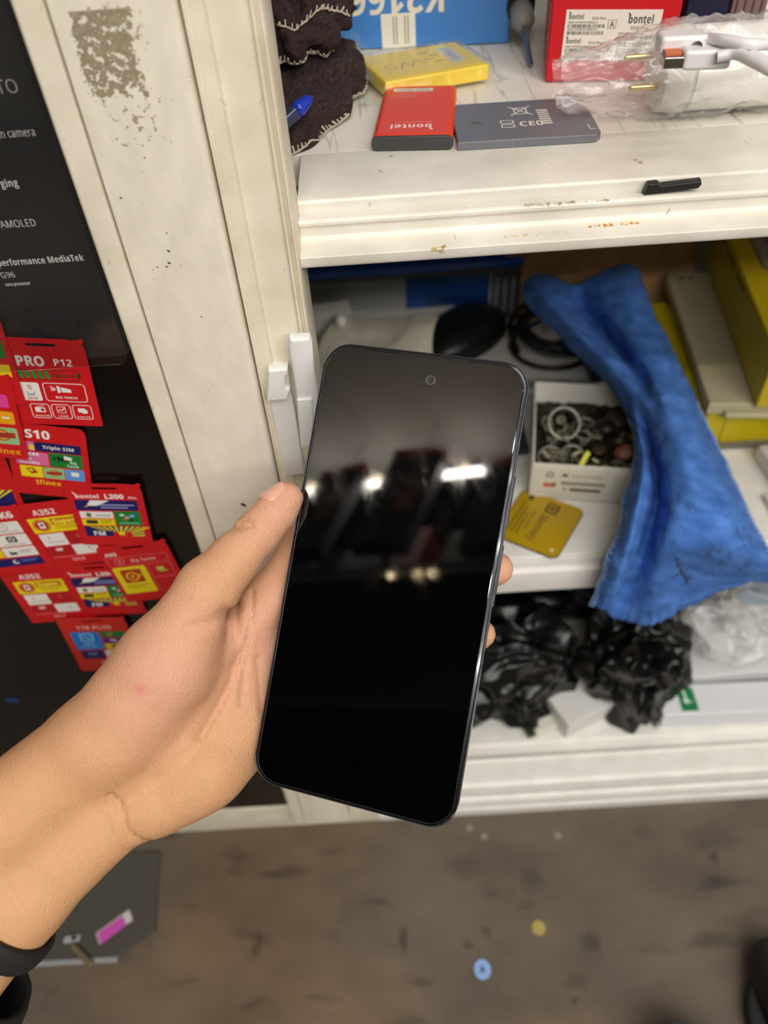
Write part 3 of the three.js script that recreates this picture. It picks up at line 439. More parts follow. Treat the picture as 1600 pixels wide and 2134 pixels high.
// white usb cable resting on the tube
{
  const y = S1 + 0.0325, c = thing('usb_cable', 'white cable with a flat plug lying on the wrapped tube lamp', 'cable', [0, 0, 0]);
  const white = std(0xe6e2e4, 0.35);
  const P = (px) => px;
  const plug = mesh('plug', box(0.0155, 0.0062, 0.0095, 0.0014, 3), white, c); plug.position.set(...[0.1143, 0.5635, -0.2849]); plug.rotation.y = -0.1;
  const shell = mesh('metal_shell', box(0.007, 0.0036, 0.0082, 0.0005).translate(-0.0105, -0.0006, 0), std(0xb0aca6, 0.25, { metalness: 1 }), plug);
  mesh('tongue', box(0.0055, 0.0014, 0.006, 0.0003).translate(-0.0108, 0.0014, -0.0008), std(0xc4663c, 0.5), plug);
  const cap = mesh('connector', box(0.016, 0.006, 0.009, 0.0015, 3), white, c); cap.position.set(...[0.1083, 0.566, -0.2925]); cap.rotation.y = -0.06;
  mesh('cord', tube([[0.1161, 0.565, -0.2786], [0.1207, 0.566, -0.2769], [0.1231, 0.5665, -0.2667], [0.1271, 0.566, -0.2573], [0.1386, 0.565, -0.2628]], 0.0018, 60, 12), white, c);
  mesh('cord', tube([[0.1109, 0.5665, -0.2846], [0.119, 0.563, -0.3041], [0.1199, 0.5655, -0.2927], [0.1241, 0.566, -0.2797], [0.129, 0.5655, -0.2656], [0.1384, 0.564, -0.2616]], 0.0018, 60, 12), white, c);
  mesh('cord', tube([[0.116, 0.566, -0.2951], [0.1182, 0.569, -0.2809], [0.124, 0.569, -0.2753], [0.1312, 0.568, -0.2774], [0.1484, 0.566, -0.2873]], 0.0018, 60, 12), white, c);
}
// scrap in the track
tag(mesh('plastic_scrap', crease(extrude(poly([[0, 0], [0.0195, 0.0012], [0.0205, 0.0026], [0.02, 0.0042], [0.006, 0.0034], [0.0045, 0.0044], [0.001, 0.0042]]), 0.0035, 0.0006, 2).translate(0, -0.0004, 0)), std(0x1e1d1c, 0.45)), 'black plastic scrap wedged in the sliding track of the upper rail', 'scrap').position.set(0.0985, 0.5228, -0.2762);
// brown fleece with blanket stitching
const fleeceTex = dataTex(512, 512, (u, v) => { const k = 1 + fbm(u * 34, v * 34, 1, 3) * 1.3 + fbm(u * 110, v * 110, 4, 2) * 1.1; return [44 * k, 28 * k, 27 * k]; });
const fleece = phys(0xffffff, 0.95, { map: fleeceTex, sheen: 0.08, sheenRoughness: 0.6, sheenColor: new THREE.Color(0x6a5048), bumpMap: fleeceTex, bumpScale: 0.003 });
const threadMat = std(0xb8ab98, 0.8);
// a thick sheet through a grid of points (rows of equal length), smoothed, with fine lumps
function sheet(rows, nu, nv, thick, lump) {
  const cols = rows[0].length, curves = rows.map((r) => new THREE.CatmullRomCurve3(r.map(V3))), grid = [];
  const across = curves.map((c) => Array.from({ length: nu + 1 }, (_, i) => c.getPoint(i / nu)));
  for (let i = 0; i <= nu; i++) { const c = new THREE.CatmullRomCurve3(across.map((a) => a[i])); for (let j = 0; j <= nv; j++) (grid[j] ??= [])[i] = c.getPoint(j / nv); }
  const pos = [], uv = [], idx = [], W = nu + 1, N = W * (nv + 1), nor = [];
  for (let j = 0; j <= nv; j++) for (let i = 0; i <= nu; i++) {
    const a = grid[j][Math.min(nu, i + 1)].clone().sub(grid[j][Math.max(0, i - 1)]), b = grid[Math.min(nv, j + 1)][i].clone().sub(grid[Math.max(0, j - 1)][i]);
    nor.push(b.cross(a).normalize());
  }
  const front = [], back = [];
  for (let j = 0; j <= nv; j++) for (let i = 0; i <= nu; i++) { const p = grid[j][i], n = nor[j * W + i], l = lump ? lump(p, i / nu, j / nv) : 0; front.push(p.clone().addScaledVector(n, l)); back.push(p.clone().addScaledVector(n, l - thick)); }
  for (const s of [front, back]) s.forEach((p, k) => { pos.push(p.x, p.y, p.z); uv.push((k % W) / nu, 1 - Math.floor(k / W) / nv); });
  const quad = (a, b, c, d) => idx.push(a, b, c, a, c, d);
  for (let j = 0; j < nv; j++) for (let i = 0; i < nu; i++) { const k = j * W + i; quad(k, k + W, k + W + 1, k + 1); quad(N + k, N + k + 1, N + k + W + 1, N + k + W); }
  for (let j = 0; j < nv; j++) { const a = j * W, b = j * W + nu; quad(a, a + N, a + W + N, a + W); quad(b, b + W, b + W + N, b + N); }
  for (let i = 0; i < nu; i++) { const b = nv * W + i; quad(i, i + 1, i + 1 + N, i + N); quad(b, b + N, b + 1 + N, b + 1); }
  const g = new THREE.BufferGeometry(); g.setAttribute('position', new THREE.Float32BufferAttribute(pos, 3)); g.setAttribute('uv', new THREE.Float32BufferAttribute(uv, 2)); g.setIndex(idx); g.computeVertexNormals();
  return { geo: g, grid: (i, j) => front[j * W + i], nu, nv, normal: (i, j) => nor[j * W + i] };
}
// blanket stitches along a run of points, each stitch reaching inwards
function stitches(run, inward, r, seed, gap) {
  const R = rng(seed), out = []; let acc = 0;
  for (let k = 1; k < run.length; k++) {
    acc += run[k].distanceTo(run[k - 1]); out.push(capsule(run[k - 1].toArray(), run[k].toArray(), r * (0.8 + R() * 0.5), 5));
    if (acc > gap) { acc = 0; const d = inward[k].clone().multiplyScalar(0.7 + R() * 0.6); out.push(capsule(run[k].toArray(), run[k].clone().add(d).toArray(), r * (0.8 + R() * 0.6), 5)); }
  }
  return plain(out);
}
{
  const c = thing('fleece_cloth', 'dark brown fleece cloth with pale blanket stitched edges heaped beside the frame', 'cloth', [0, 0, 0]);
  const lower = sheet([
    [[-0.0421, 0.5444, -0.38], [-0.0335, 0.5456, -0.382], [-0.0229, 0.5467, -0.388], [-0.0122, 0.5465, -0.395], [-0.0075, 0.5451, -0.402]],
    [[-0.0419, 0.5384, -0.362], [-0.0325, 0.5403, -0.366], [-0.0209, 0.5429, -0.374], [-0.0092, 0.5441, -0.386], [-0.0021, 0.5396, -0.405]],
    [[-0.0389, 0.5348, -0.338], [-0.031, 0.5372, -0.346], [-0.0199, 0.5391, -0.355], [-0.0075, 0.5394, -0.37], [-0.0003, 0.5307, -0.392]],
    [[-0.036, 0.5307, -0.328], [-0.0305, 0.5335, -0.332], [-0.021, 0.5348, -0.34], [-0.0107, 0.5348, -0.352], [-0.004, 0.5293, -0.374]],
    [[-0.0335, 0.5277, -0.3205], [-0.0306, 0.5294, -0.3215], [-0.0245, 0.5288, -0.332], [-0.0166, 0.53, -0.343], [-0.0106, 0.5287, -0.357]],
    [[-0.0327, 0.5273, -0.3195], [-0.0302, 0.5278, -0.3205], [-0.0238, 0.5289, -0.327], [-0.0154, 0.5281, -0.344], [-0.0092, 0.5278, -0.358]]], 70, 70, 0.0035, (p) => fbm(p.x * 55, p.y * 55, p.z * 55, 3) * 0.009);
  mesh('lower_fold', lower.geo, fleece, c);
  const upper = sheet([
    [[-0.0425, 0.5759, -0.4], [-0.0297, 0.5769, -0.395], [-0.0176, 0.5753, -0.395], [-0.0076, 0.5721, -0.4], [-0.0005, 0.5669, -0.415]],
    [[-0.0419, 0.5668, -0.385], [-0.0297, 0.5697, -0.375], [-0.0189, 0.5685, -0.375], [-0.0093, 0.5648, -0.385], [-0.0029, 0.5582, -0.405]],
    [[-0.0412, 0.5604, -0.375], [-0.0304, 0.5618, -0.365], [-0.0208, 0.5596, -0.366], [-0.0119, 0.5586, -0.375], [-0.0046, 0.5541, -0.395]],
    [[-0.041, 0.5536, -0.37], [-0.0301, 0.5556, -0.362], [-0.0213, 0.5545, -0.364], [-0.0134, 0.554, -0.372], [-0.0091, 0.5522, -0.388]],
    [[-0.04, 0.5468, -0.37], [-0.0307, 0.5488, -0.366], [-0.0211, 0.5498, -0.372], [-0.0138, 0.5505, -0.38], [-0.0106, 0.5496, -0.39]]], 60, 60, 0.0035, (p) => fbm(p.x * 60, p.y * 60, p.z * 60, 3) * 0.016);
  mesh('upper_fold', upper.geo, fleece, c);
  const run = [], inw = [];
  for (let j = 8; j <= lower.nv; j++) { run.push(lower.grid(lower.nu, j)); inw.push(lower.grid(lower.nu - 4, j).clone().sub(lower.grid(lower.nu, j)).setLength(0.0022)); }
  for (let i = lower.nu - 1; i >= 0; i--) { run.push(lower.grid(i, lower.nv)); inw.push(lower.grid(i, lower.nv - 6).clone().sub(lower.grid(i, lower.nv)).setLength(0.0022)); }
  mesh('stitching', stitches(run, inw, 0.0004, 4, 0.002), threadMat, c);
  const run2 = [], inw2 = [];
  for (let i = 0; i <= upper.nu; i++) { run2.push(upper.grid(i, upper.nv).clone().addScaledVector(upper.normal(i, upper.nv), 0.0008)); inw2.push(upper.grid(i, upper.nv - 5).clone().sub(upper.grid(i, upper.nv)).setLength(0.0022)); }
  mesh('stitching', stitches(run2, inw2, 0.0004, 9, 0.0025), threadMat, c);
  const run3 = [], inw3 = [];
  for (let i = 6; i <= upper.nu - 8; i++) { const j = Math.round(upper.nv * (0.42 + 0.1 * Math.sin(i * 0.12))); run3.push(upper.grid(i, j).clone().addScaledVector(upper.normal(i, j), 0.0008)); inw3.push(upper.grid(i, j - 4).clone().sub(upper.grid(i, j)).setLength(0.0022)); }
  mesh('stitching', stitches(run3, inw3, 0.0004, 13, 0.0025), threadMat, c);
}
// pen on the fleece
{
  const a = V3([-0.0322, 0.5387, -0.3255]), b = V3([-0.0218, 0.544, -0.334]), p = thing('ballpoint_pen', 'clear ballpoint pen with blue tip lying on the brown fleece', 'pen', a.toArray());
  p.quaternion.setFromUnitVectors(new THREE.Vector3(0, 1, 0), b.clone().sub(a).normalize());
  const L = a.distanceTo(b);
  mesh('barrel', lathe([[0.003, -0.03], [0.003, L * 0.3], [0.003, L * 0.5]], 20), phys(0x8ea0c8, 0.12, { transmission: 0.9, thickness: 0, ior: 1.5 }), p);
  mesh('ink_tube', capsule([0, -0.03, 0], [0, L * 0.6, 0], 0.0013, 10), std(0x1a2a7a, 0.4), p);
  mesh('blue_tip', lathe([[0, L * 0.32], [0.0031, L * 0.32], [0.0031, L * 0.5], [0.0022, L * 0.82], [0.0013, L * 0.95], [0, L * 0.95]], 20), phys(0x1c34b0, 0.25, {}), p);
  mesh('point', lathe([[0.0012, L * 0.94], [0.0005, L], [0, L]], 12), std(0xc8a88c, 0.3, { metalness: 0.8 }), p);
}


// ------------------------------------------------------------------ things on the middle shelf
const S2 = 0.275;
// blue microfibre towel hanging over the shelf edge
{
  const towelTex = canvasTex(1024, 1024, (g, w, h) => {
    g.fillStyle = '#4577c6'; g.fillRect(0, 0, w, h); speckle(g, w, h, [40, 46, 54], 1.0, 0.008, 3, 4); speckle(g, w, h, [34, 38, 44], 0.4, 0.05, 8, 4);
    const R = rng(6); g.fillStyle = '#22304c';
    for (const [x, y, a, b, n] of [[0.6, 0.83, 0.05, 0.05, 26], [0.64, 0.86, 0.03, 0.03, 20], [0.78, 0.8, 0.16, 0.1, 40], [0.4, 0.3, 0.3, 0.2, 26], [0.86, 0.72, 0.1, 0.06, 22], [0.62, 0.66, 0.05, 0.03, 12]]) for (let i = 0; i < n; i++) { g.globalAlpha = 0.06 + R() * 0.2; g.beginPath(); g.ellipse((x + (R() - 0.5) * a) * w, (y + (R() - 0.5) * b) * h, 2 + R() * 9, 2 + R() * 12, R() * 3, 0, 7); g.fill(); }
    g.globalAlpha = 0.6; for (let i = 0; i < 16; i++) { g.beginPath(); g.ellipse((0.575 + i * 0.0045) * w, (0.8 + i * 0.0055 + R() * 0.012) * h, 3 + R() * 5, 3 + R() * 7, R() * 3, 0, 7); g.fill(); } g.globalAlpha = 1;
  });
  const pile = dataTex(512, 512, (u, v) => { const k = 128 + fbm(u * 60, v * 60, 3, 3) * 210; return [k, k, k]; }, false); pile.repeat.set(2, 8);
  const mat = phys(0xffffff, 0.92, { map: towelTex, bumpMap: pile, bumpScale: 0.0005, sheen: 0.35, sheenRoughness: 0.5, sheenColor: new THREE.Color(0x4a78c8) });
  const t = thing('microfibre_towel', 'blue microfibre towel draped over the middle shelf edge', 'towel', [0, 0, 0]);
  const s = sheet([
    [[0.1126, 0.333, -0.5416], [0.1204, 0.342, -0.5391], [0.1324, 0.347, -0.5271], [0.1491, 0.338, -0.5252], [0.1615, 0.35, -0.5165], [0.1811, 0.358, -0.5176], [0.1948, 0.352, -0.5197]],
    [[0.1122, 0.328, -0.5231], [0.1177, 0.352, -0.4928], [0.131, 0.352, -0.4794], [0.1508, 0.332, -0.4955], [0.1606, 0.35, -0.4752], [0.1728, 0.358, -0.4692], [0.1952, 0.343, -0.4916]],
    [[0.1218, 0.325, -0.497], [0.1245, 0.354, -0.4546], [0.1387, 0.352, -0.4466], [0.1595, 0.33, -0.4708], [0.164, 0.35, -0.442], [0.177, 0.352, -0.4373], [0.2016, 0.332, -0.4621]],
    [[0.1352, 0.322, -0.4672], [0.1357, 0.352, -0.4252], [0.149, 0.348, -0.4213], [0.165, 0.333, -0.4344], [0.1678, 0.35, -0.4082], [0.1794, 0.352, -0.4014], [0.2039, 0.327, -0.4323]],
    [[0.1489, 0.318, -0.4408], [0.1472, 0.346, -0.4034], [0.1557, 0.346, -0.3943], [0.1642, 0.343, -0.3898], [0.1681, 0.352, -0.3726], [0.1812, 0.348, -0.374], [0.2055, 0.323, -0.4029]],
    [[0.1587, 0.316, -0.4106], [0.1562, 0.334, -0.3859], [0.1593, 0.338, -0.3737], [0.1623, 0.345, -0.3572], [0.1678, 0.35, -0.3452], [0.1817, 0.345, -0.3453], [0.2077, 0.318, -0.374]],
    [[0.1605, 0.314, -0.3835], [0.1556, 0.332, -0.3589], [0.1638, 0.323, -0.363], [0.1609, 0.34, -0.3358], [0.1668, 0.348, -0.322], [0.1817, 0.342, -0.3211], [0.2097, 0.313, -0.3489]],
    [[0.1558, 0.313, -0.3568], [0.1505, 0.334, -0.3307], [0.1642, 0.315, -0.3435], [0.1606, 0.336, -0.3153], [0.1676, 0.342, -0.3025], [0.1843, 0.337, -0.3022], [0.2127, 0.308, -0.3279]],
    [[0.1425, 0.312, -0.3265], [0.1413, 0.333, -0.3043], [0.1599, 0.31, -0.3207], [0.1567, 0.334, -0.2943], [0.1672, 0.337, -0.2849], [0.1869, 0.331, -0.2842], [0.215, 0.303, -0.3065]],
    [[0.1353, 0.304, -0.3085], [0.1357, 0.322, -0.2896], [0.153, 0.3, -0.3052], [0.1524, 0.322, -0.282], [0.1672, 0.323, -0.2744], [0.192, 0.318, -0.2732], [0.2183, 0.298, -0.2877]],
    [[0.1265, 0.294, -0.292], [0.1311, 0.3044, -0.281], [0.1482, 0.2818, -0.296], [0.1541, 0.2944, -0.282], [0.1774, 0.2864, -0.283], [0.2095, 0.2798, -0.284], [0.2351, 0.2697, -0.292]],
    [[0.1246, 0.2689, -0.292], [0.1303, 0.279, -0.281], [0.1451, 0.2548, -0.295], [0.1583, 0.2626, -0.283], [0.1822, 0.2645, -0.286], [0.211, 0.2721, -0.286], [0.241, 0.2618, -0.293]],
    [[0.1216, 0.246, -0.292], [0.1298, 0.2498, -0.284], [0.1433, 0.2249, -0.295], [0.1643, 0.2297, -0.285], [0.1862, 0.2437, -0.288], [0.2148, 0.2635, -0.288], [0.2466, 0.2551, -0.294]]], 110, 170, 0.0026,
    (p, u, v) => fbm(p.x * 45, p.y * 45, p.z * 45, 4) * 0.003 + Math.max(0, v - 0.93) * fbm(u * 30, 1, 4, 3) * 0.05);
  mesh('cloth', s.geo, mat, t);
  const run = [], inw = [], run2 = [], inw2 = [];
  for (let j = 60; j <= s.nv; j++) { run.push(s.grid(s.nu, j)); inw.push(s.grid(s.nu - 3, j).clone().sub(s.grid(s.nu, j)).setLength(0.0035)); }
  for (let j = 80; j <= s.nv; j++) { run2.push(s.grid(0, j)); inw2.push(s.grid(3, j).clone().sub(s.grid(0, j)).setLength(0.0035)); }
  const edge = std(0x8aa4cc, 0.9);
  mesh('edge_stitching', stitches(run, inw, 0.0007, 4, 0.003), edge, t); mesh('edge_stitching', stitches(run2, inw2, 0.0006, 5, 0.003), edge, t);
}
// white tray of keys and rings
{
  const b = thing('small_tray', 'open white box full of rings and metal bits', 'box', [0.0925, S2, -0.364], -0.19);
  const W = 0.088, D = 0.088, H = 0.031, card = std(0xdcd7cb, 0.5), t = 0.0014;
  mesh('bottom', box(W, t, D, 0.0004).translate(W / 2, t / 2 + 0.0002, -D / 2), card, b);
  mesh('front_wall', box(W, H, t, 0.0004).translate(W / 2, H / 2 + 0.0002, -t / 2), card, b);
  mesh('back_wall', box(W, H, t, 0.0004).translate(W / 2, H / 2 + 0.0002, -D + t / 2), card, b);
  mesh('side_wall', box(t, H, D - 2 * t, 0.0004).translate(t / 2, H / 2 + 0.0002, -D / 2), card, b);
  mesh('side_wall', box(t, H, D - 2 * t, 0.0004).translate(W - t / 2, H / 2 + 0.0002, -D / 2), card, b);
  const lb = printed(84, 27, 8, (k, w, h) => {
    k.rect('#d9d4c2', 0, 0, 48, h); k.rect('#dcdad2', 48, 0, w - 48, h); k.disc('#4a4840', 10, 6.6, 2.2, 0.8); k.text('e', 10, 7.6, 3, '#4a4840', 'center'); k.rect('#4a4840', 18, 5, 3.6, 2.6); k.text('MADE IN CHINA', 24, 7.6, 2.6, '#7c7868', 'left', 'bold', 22); k.rect('#d0604a', 6.6, 14, 8, 3.6); k.rect('#4a4a6a', 12.6, 13.4, 2, 3);
    k.rect('#8a8678', 18, 12, 28, 2.6); k.rect('#4a463e', 24, 17.6, 20, 2.6); k.rect('#4a463e', 20, 18, 1.6, 1.8); for (let i = 0; i < 8; i++) k.rect('#b8b6ae', 51, 4 + i * 2.6, 26 - (i % 3) * 4, 0.8); k.line('#a8a48e', [[4, 23], [44, 24]], 0.4);
  });
  sticker('paper_label', 0.084, 0.027, lb, b, [W / 2, H / 2, 0.0002]);
  const R = rng(12), q = new THREE.Quaternion().setFromEuler(new THREE.Euler(0, -0.19, 0)), at = (x, y, z) => new THREE.Vector3(x, y, z).applyQuaternion(q).add(new THREE.Vector3(0.0925, S2, -0.364)).toArray();
  const brass = std(0x8c7a48, 0.3, { metalness: 0.9 }), steel = std(0xb4b0a0, 0.3, { metalness: 0.45 }), darkM = std(0x2e2820, 0.35, { metalness: 0.4 }), umber = std(0x3a2c20, 0.5);
  const put = (m, p, rx, rz, ry) => { m.position.set(...p); m.rotation.set(rx, ry ?? 0, rz); return m; };
  // a bed of small loose parts, nobody could count them
  { const gs = []; for (let i = 0; i < 130; i++) { const g = i % 3 === 0 ? new THREE.TorusGeometry(0.002 + R() * 0.002, 0.0006, 5, 12) : i % 3 === 1 ? new THREE.CylinderGeometry(0.0015 + R() * 0.0015, 0.002 + R() * 0.001, 0.002 + R() * 0.004, 8) : new THREE.BoxGeometry(0.002 + R() * 0.005, 0.0015, 0.003 + R() * 0.004); g.rotateX(R() * 3).rotateY(R() * 3).rotateZ(R() * 3).translate(...at(0.006 + R() * 0.076, 0.006 + R() * 0.011, -0.006 - R() * 0.076)); gs.push(g); }
    { const hp = new THREE.PlaneGeometry(0.084, 0.084, 40, 40).rotateX(-Math.PI / 2), q2 = hp.attributes.position; for (let i = 0; i < q2.count; i++) q2.setY(i, 0.0125 + ridge(q2.getX(i) * 120, 2, q2.getZ(i) * 120, 2) * 0.005); hp.computeVertexNormals(); hp.translate(0.044, 0, -0.044).rotateY(-0.19).translate(0.0925, S2, -0.364); gs.push(hp); }
    const m = mesh('metal_bits', plain(gs), darkM); m.userData.kind = 'stuff'; tag(m, 'dark heap of small metal bits filling the white open box', 'metal bits');
    const gl = []; for (let i = 0; i < 70; i++) { const g = i % 2 ? new THREE.CylinderGeometry(0.0012 + R() * 0.001, 0.0016 + R() * 0.001, 0.002 + R() * 0.006, 8) : new THREE.TorusGeometry(0.0018 + R() * 0.0026, 0.0006, 5, 14); g.rotateX(R() * 3).rotateY(R() * 3).rotateZ(R() * 3).translate(...at(0.006 + R() * 0.06, 0.0165 + R() * 0.003, -0.006 - R() * 0.06)); gl.push(g); }
    const m2 = mesh('shiny_bits', plain(gl), std(0x8f8872, 0.3, { metalness: 0.5 })); m2.userData.kind = 'stuff'; tag(m2, 'shiny small screws and loops scattered over the dark metal heap', 'metal bits'); }
  const big = thing('ridged_ring', 'large pale ridged ring standing up in the white box', 'ring', at(0.021, 0.0275, -0.047)); big.rotation.set(-0.85, 0.1, 0);
  mesh('band', new THREE.TorusGeometry(0.0108, 0.0008, 10, 48), steel, big); for (let i = 0; i < 22; i++) mesh('bead', new THREE.SphereGeometry(0.0011, 8, 6).translate(Math.cos(i / 22 * 6.283) * 0.0108, Math.sin(i / 22 * 6.283) * 0.0108, 0.0003), std(0xcfc9b4, 0.3, { metalness: 0.4 }), big);
  for (const [x, y, z, r, rx, rz, what] of [[0.013, 0.019, -0.02, 0.0085, -1.2, 0.2, 'front left corner'], [0.027, 0.02, -0.022, 0.0075, -1.0, 0.5, 'yellow strip'], [0.036, 0.021, -0.05, 0.0088, -1.3, -0.2, 'ridged ring'], [0.019, 0.0215, -0.03, 0.0065, -1.45, 0.1, 'ridged ring, below it']])
    put(tag(mesh('key_ring', new THREE.TorusGeometry(r, 0.0008, 8, 36), std(0x8c887a, 0.3, { metalness: 0.5 })), 'thin steel ring in the white box near the ' + what, 'ring', 'rings in the white box'), at(x, y, z), rx, rz);
  put(tag(mesh('copper_piece', new THREE.DodecahedronGeometry(0.0062, 0).scale(1.2, 0.7, 1), std(0x8a5638, 0.5)), 'copper brown nugget among the metal bits in the white box', 'metal bit'), at(0.062, 0.021, -0.028), 0.4, 0.3);
  put(tag(mesh('yellow_strip', box(0.003, 0.0012, 0.011, 0.0004), std(0xd8d44a, 0.4)), 'bright yellow plastic strip over the box front wall', 'strip'), at(0.033, 0.0325, -0.006), 0.6, 0.1, -0.6);
  const bits = ['topmost', 'largest', 'rounded', 'flat', 'tilted', 'rear', 'small front', 'corner'];
  [[0.05, 0.024, -0.05, 0.009], [0.058, 0.023, -0.06, 0.011], [0.07, 0.021, -0.046, 0.008], [0.045, 0.02, -0.03, 0.007], [0.072, 0.02, -0.025, 0.007], [0.03, 0.021, -0.066, 0.008], [0.048, 0.019, -0.016, 0.006], [0.078, 0.02, -0.07, 0.007]].forEach(([x, y, z, r], i) => {
    const g = new THREE.IcosahedronGeometry(r, 2), p = g.attributes.position; for (let k = 0; k < p.count; k++) { const n = 0.75 + 0.5 * fbm(p.getX(k) * 200 + i * 7, p.getY(k) * 200, p.getZ(k) * 200, 2); p.setXYZ(k, p.getX(k) * n, p.getY(k) * n * 0.6, p.getZ(k) * n); }
    const h = mergeVertices(g.deleteAttribute('uv').deleteAttribute('normal')); h.computeVertexNormals(); put(tag(mesh('dark_lump', h, i % 2 ? umber : i % 4 ? brass : darkM), 'dark lump of scrap in the white box, ' + bits[i] + ' one', 'metal bit', 'lumps in the white box'), at(x, y, z), 0, 0, i); });
}
// yellow memory card lying at the shelf edge
{
  const c = thing('memory_card_pack', 'mustard yellow card with rounded corners lying by the shelf edge', 'card', [0.0955, S2 + 0.0004, -0.339], Math.atan2(0.04, 0.0265));
  const pr = printed(48, 43, 12, (k, w, h) => {
    const d = '#241e0c'; k.rect('#b08f10', 0, 0, w, h);
    k.round(d, 34, 20, 9.4, 8.4, 1.6); k.round('#b08f10', 35.4, 21.4, 6.6, 5.6, 0.8); k.disc(d, 38.7, 24.2, 1.9); k.disc('#b08f10', 38.7, 24.2, 0.7);
    k.g.save(); k.g.translate(31.5 * 12, 19.6 * 12); k.g.rotate(Math.PI); k.text('Memory', 0, 0, 7.4, d, 'left', '500', 25); k.text('32GB  microSD', 0, 5.4, 2.6, '#5a4a14', 'left', 'bold', 22); k.g.restore();
    for (let i = 0; i < 3; i++) k.rect('#6e5c16', 8, 5 + i * 3, 30 - i * 5, 1.1); k.rect(d, 40, 6, 4, 3.4); k.disc('#e0d8b0', 5, 38, 1.2);
  }, 0.35);
  mesh('face', uvBy(extrude(rrect(0.048, 0.043, 0.005), 0.0006, 0.0001, 1).rotateX(-Math.PI / 2).translate(0, 0.0009, 0), (x, y, z) => [x / 0.048 + 0.5, 0.5 - z / 0.043]), pr, c);
  mesh('backing', extrude(rrect(0.049, 0.044, 0.0055), 0.0009, 0.0001, 1).rotateX(-Math.PI / 2), std(0x2c2c2c, 0.5), c);
}
// black mouse half under a white pouch
{
  const m = thing('computer_mouse', 'black computer mouse sticking out from under a white pouch', 'mouse', [0.068, S2, -0.548], -0.75); m.scale.setScalar(0.84);
  const body = (sx, sy, sz, y0) => { const g = new THREE.SphereGeometry(1, 48, 32), p = g.attributes.position; for (let i = 0; i < p.count; i++) { let x = p.getX(i), y = p.getY(i), z = p.getZ(i); const s = Math.abs(x) ** 0.8 * Math.sign(x); p.setXYZ(i, s * sx * (1 - 0.1 * z), (y > 0 ? y * sy * (1 + 0.15 * z) : y * 0.006) + y0, z * sz); } g.computeVertexNormals(); return g; };
  mesh('top_shell', body(0.031, 0.017, 0.053, 0.016), phys(0x0e0e0f, 0.38), m);
  mesh('lower_shell', body(0.032, 0.0075, 0.054, 0.0068), std(0x242422, 0.4), m);
  mesh('cord', tube([[0.004, 0.006, 0.052], [0.008, 0.004, 0.062], [0.02, 0.003, 0.07], [0.03, 0.003, 0.082]], 0.0016, 40, 8), std(0x101010, 0.5), m);
}
{
  const b = thing('white_pouch', 'creased white paper pouch lying over the mouse behind the phone', 'pouch', [0, 0, 0]);
  const s = sheet([
    [[-0.0408, 0.303, -0.5513], [-0.013, 0.306, -0.5461], [0.0142, 0.312, -0.5361], [0.0332, 0.316, -0.5316], [0.045, 0.316, -0.5273]],
    [[-0.048, 0.3, -0.5371], [-0.0172, 0.306, -0.5277], [0.0132, 0.314, -0.5152], [0.03, 0.32, -0.508], [0.04, 0.32, -0.5041]],
    [[-0.0523, 0.294, -0.5226], [-0.0198, 0.3, -0.5148], [0.0104, 0.31, -0.5005], [0.0261, 0.314, -0.4954], [0.0374, 0.312, -0.4907]],
    [[-0.0555, 0.286, -0.5048], [-0.0225, 0.292, -0.4961], [0.0075, 0.298, -0.4876], [0.0241, 0.3, -0.4861], [0.0402, 0.298, -0.489]],
    [[-0.0577, 0.28, -0.488], [-0.0254, 0.282, -0.485], [0.0047, 0.284, -0.481], [0.0223, 0.284, -0.4815], [0.041, 0.283, -0.4821]]], 50, 40, 0.0012, (p) => ridge(p.x * 25, p.y * 25, p.z * 25, 2) * 0.0024);
  mesh('paper', s.geo, std(0xe0d8c4, 0.6), b);
  mesh('twist', new THREE.IcosahedronGeometry(0.005, 1).scale(1, 1.2, 1).translate(...[-0.0323, 0.309, -0.5437]), std(0xdcd6c8, 0.6), b);
}
// boxes at the back of the middle shelf
{
  const b = thing('blue_package', 'long blue edged retail package standing at the back of the shelf', 'package', [0.0255, S2, -0.6]);
  const rim = std(0x1c50b8, 0.25), pr = printed(190, 44, 4, (k, w, h) => { k.rect('#8d8f8c', 0, 0, w, h); k.rect('#0f3f7e', 92, 0, 72, h); k.rect('#0a2a5c', 110, 20, 54, 24); k.disc('#7a2030', 128, 30, 1.4); k.rect('#3a3d40', 166, 0, 24, h); for (let i = 0; i < 3; i++) k.rect('#77797c', 169 + i * 7, 4, 3, 38); }, 0.35);
  mesh('body', box(0.19, 0.052, 0.03, 0.001).translate(0, 0.0262, 0), std(0x50565a, 0.5), b);
  sticker('front_print', 0.188, 0.042, pr, b, [0, 0.023, 0.0152]);
  mesh('top_rim', box(0.192, 0.007, 0.034, 0.0016).translate(0, 0.0525, 0), rim, b);
}
{
  const b = thing('flat_white_box', 'flat greyish white box lying before the blue package', 'box', [0.02, S2, -0.575]);
  mesh('lower_half', box(0.125, 0.008, 0.02, 0.0008).translate(0, 0.0042, 0), std(0xb4b1a8, 0.5), b); mesh('lid', box(0.128, 0.007, 0.022, 0.0008).translate(0, 0.0118, 0), std(0xc4c1b8, 0.5), b);
}
{
  const b = thing('folded_card_box', 'pale folded card box beside the frame at the back', 'box', [-0.05, S2, -0.565], 0.2);
  mesh('body', box(0.05, 0.03, 0.016, 0.0008).translate(0, 0.0152, 0), std(0xb0aca4, 0.55), b); mesh('tuck_flap', box(0.05, 0.0012, 0.014, 0.0004).rotateX(0.5).translate(0, 0.0335, 0.006), std(0xbab6ae, 0.55), b);
}
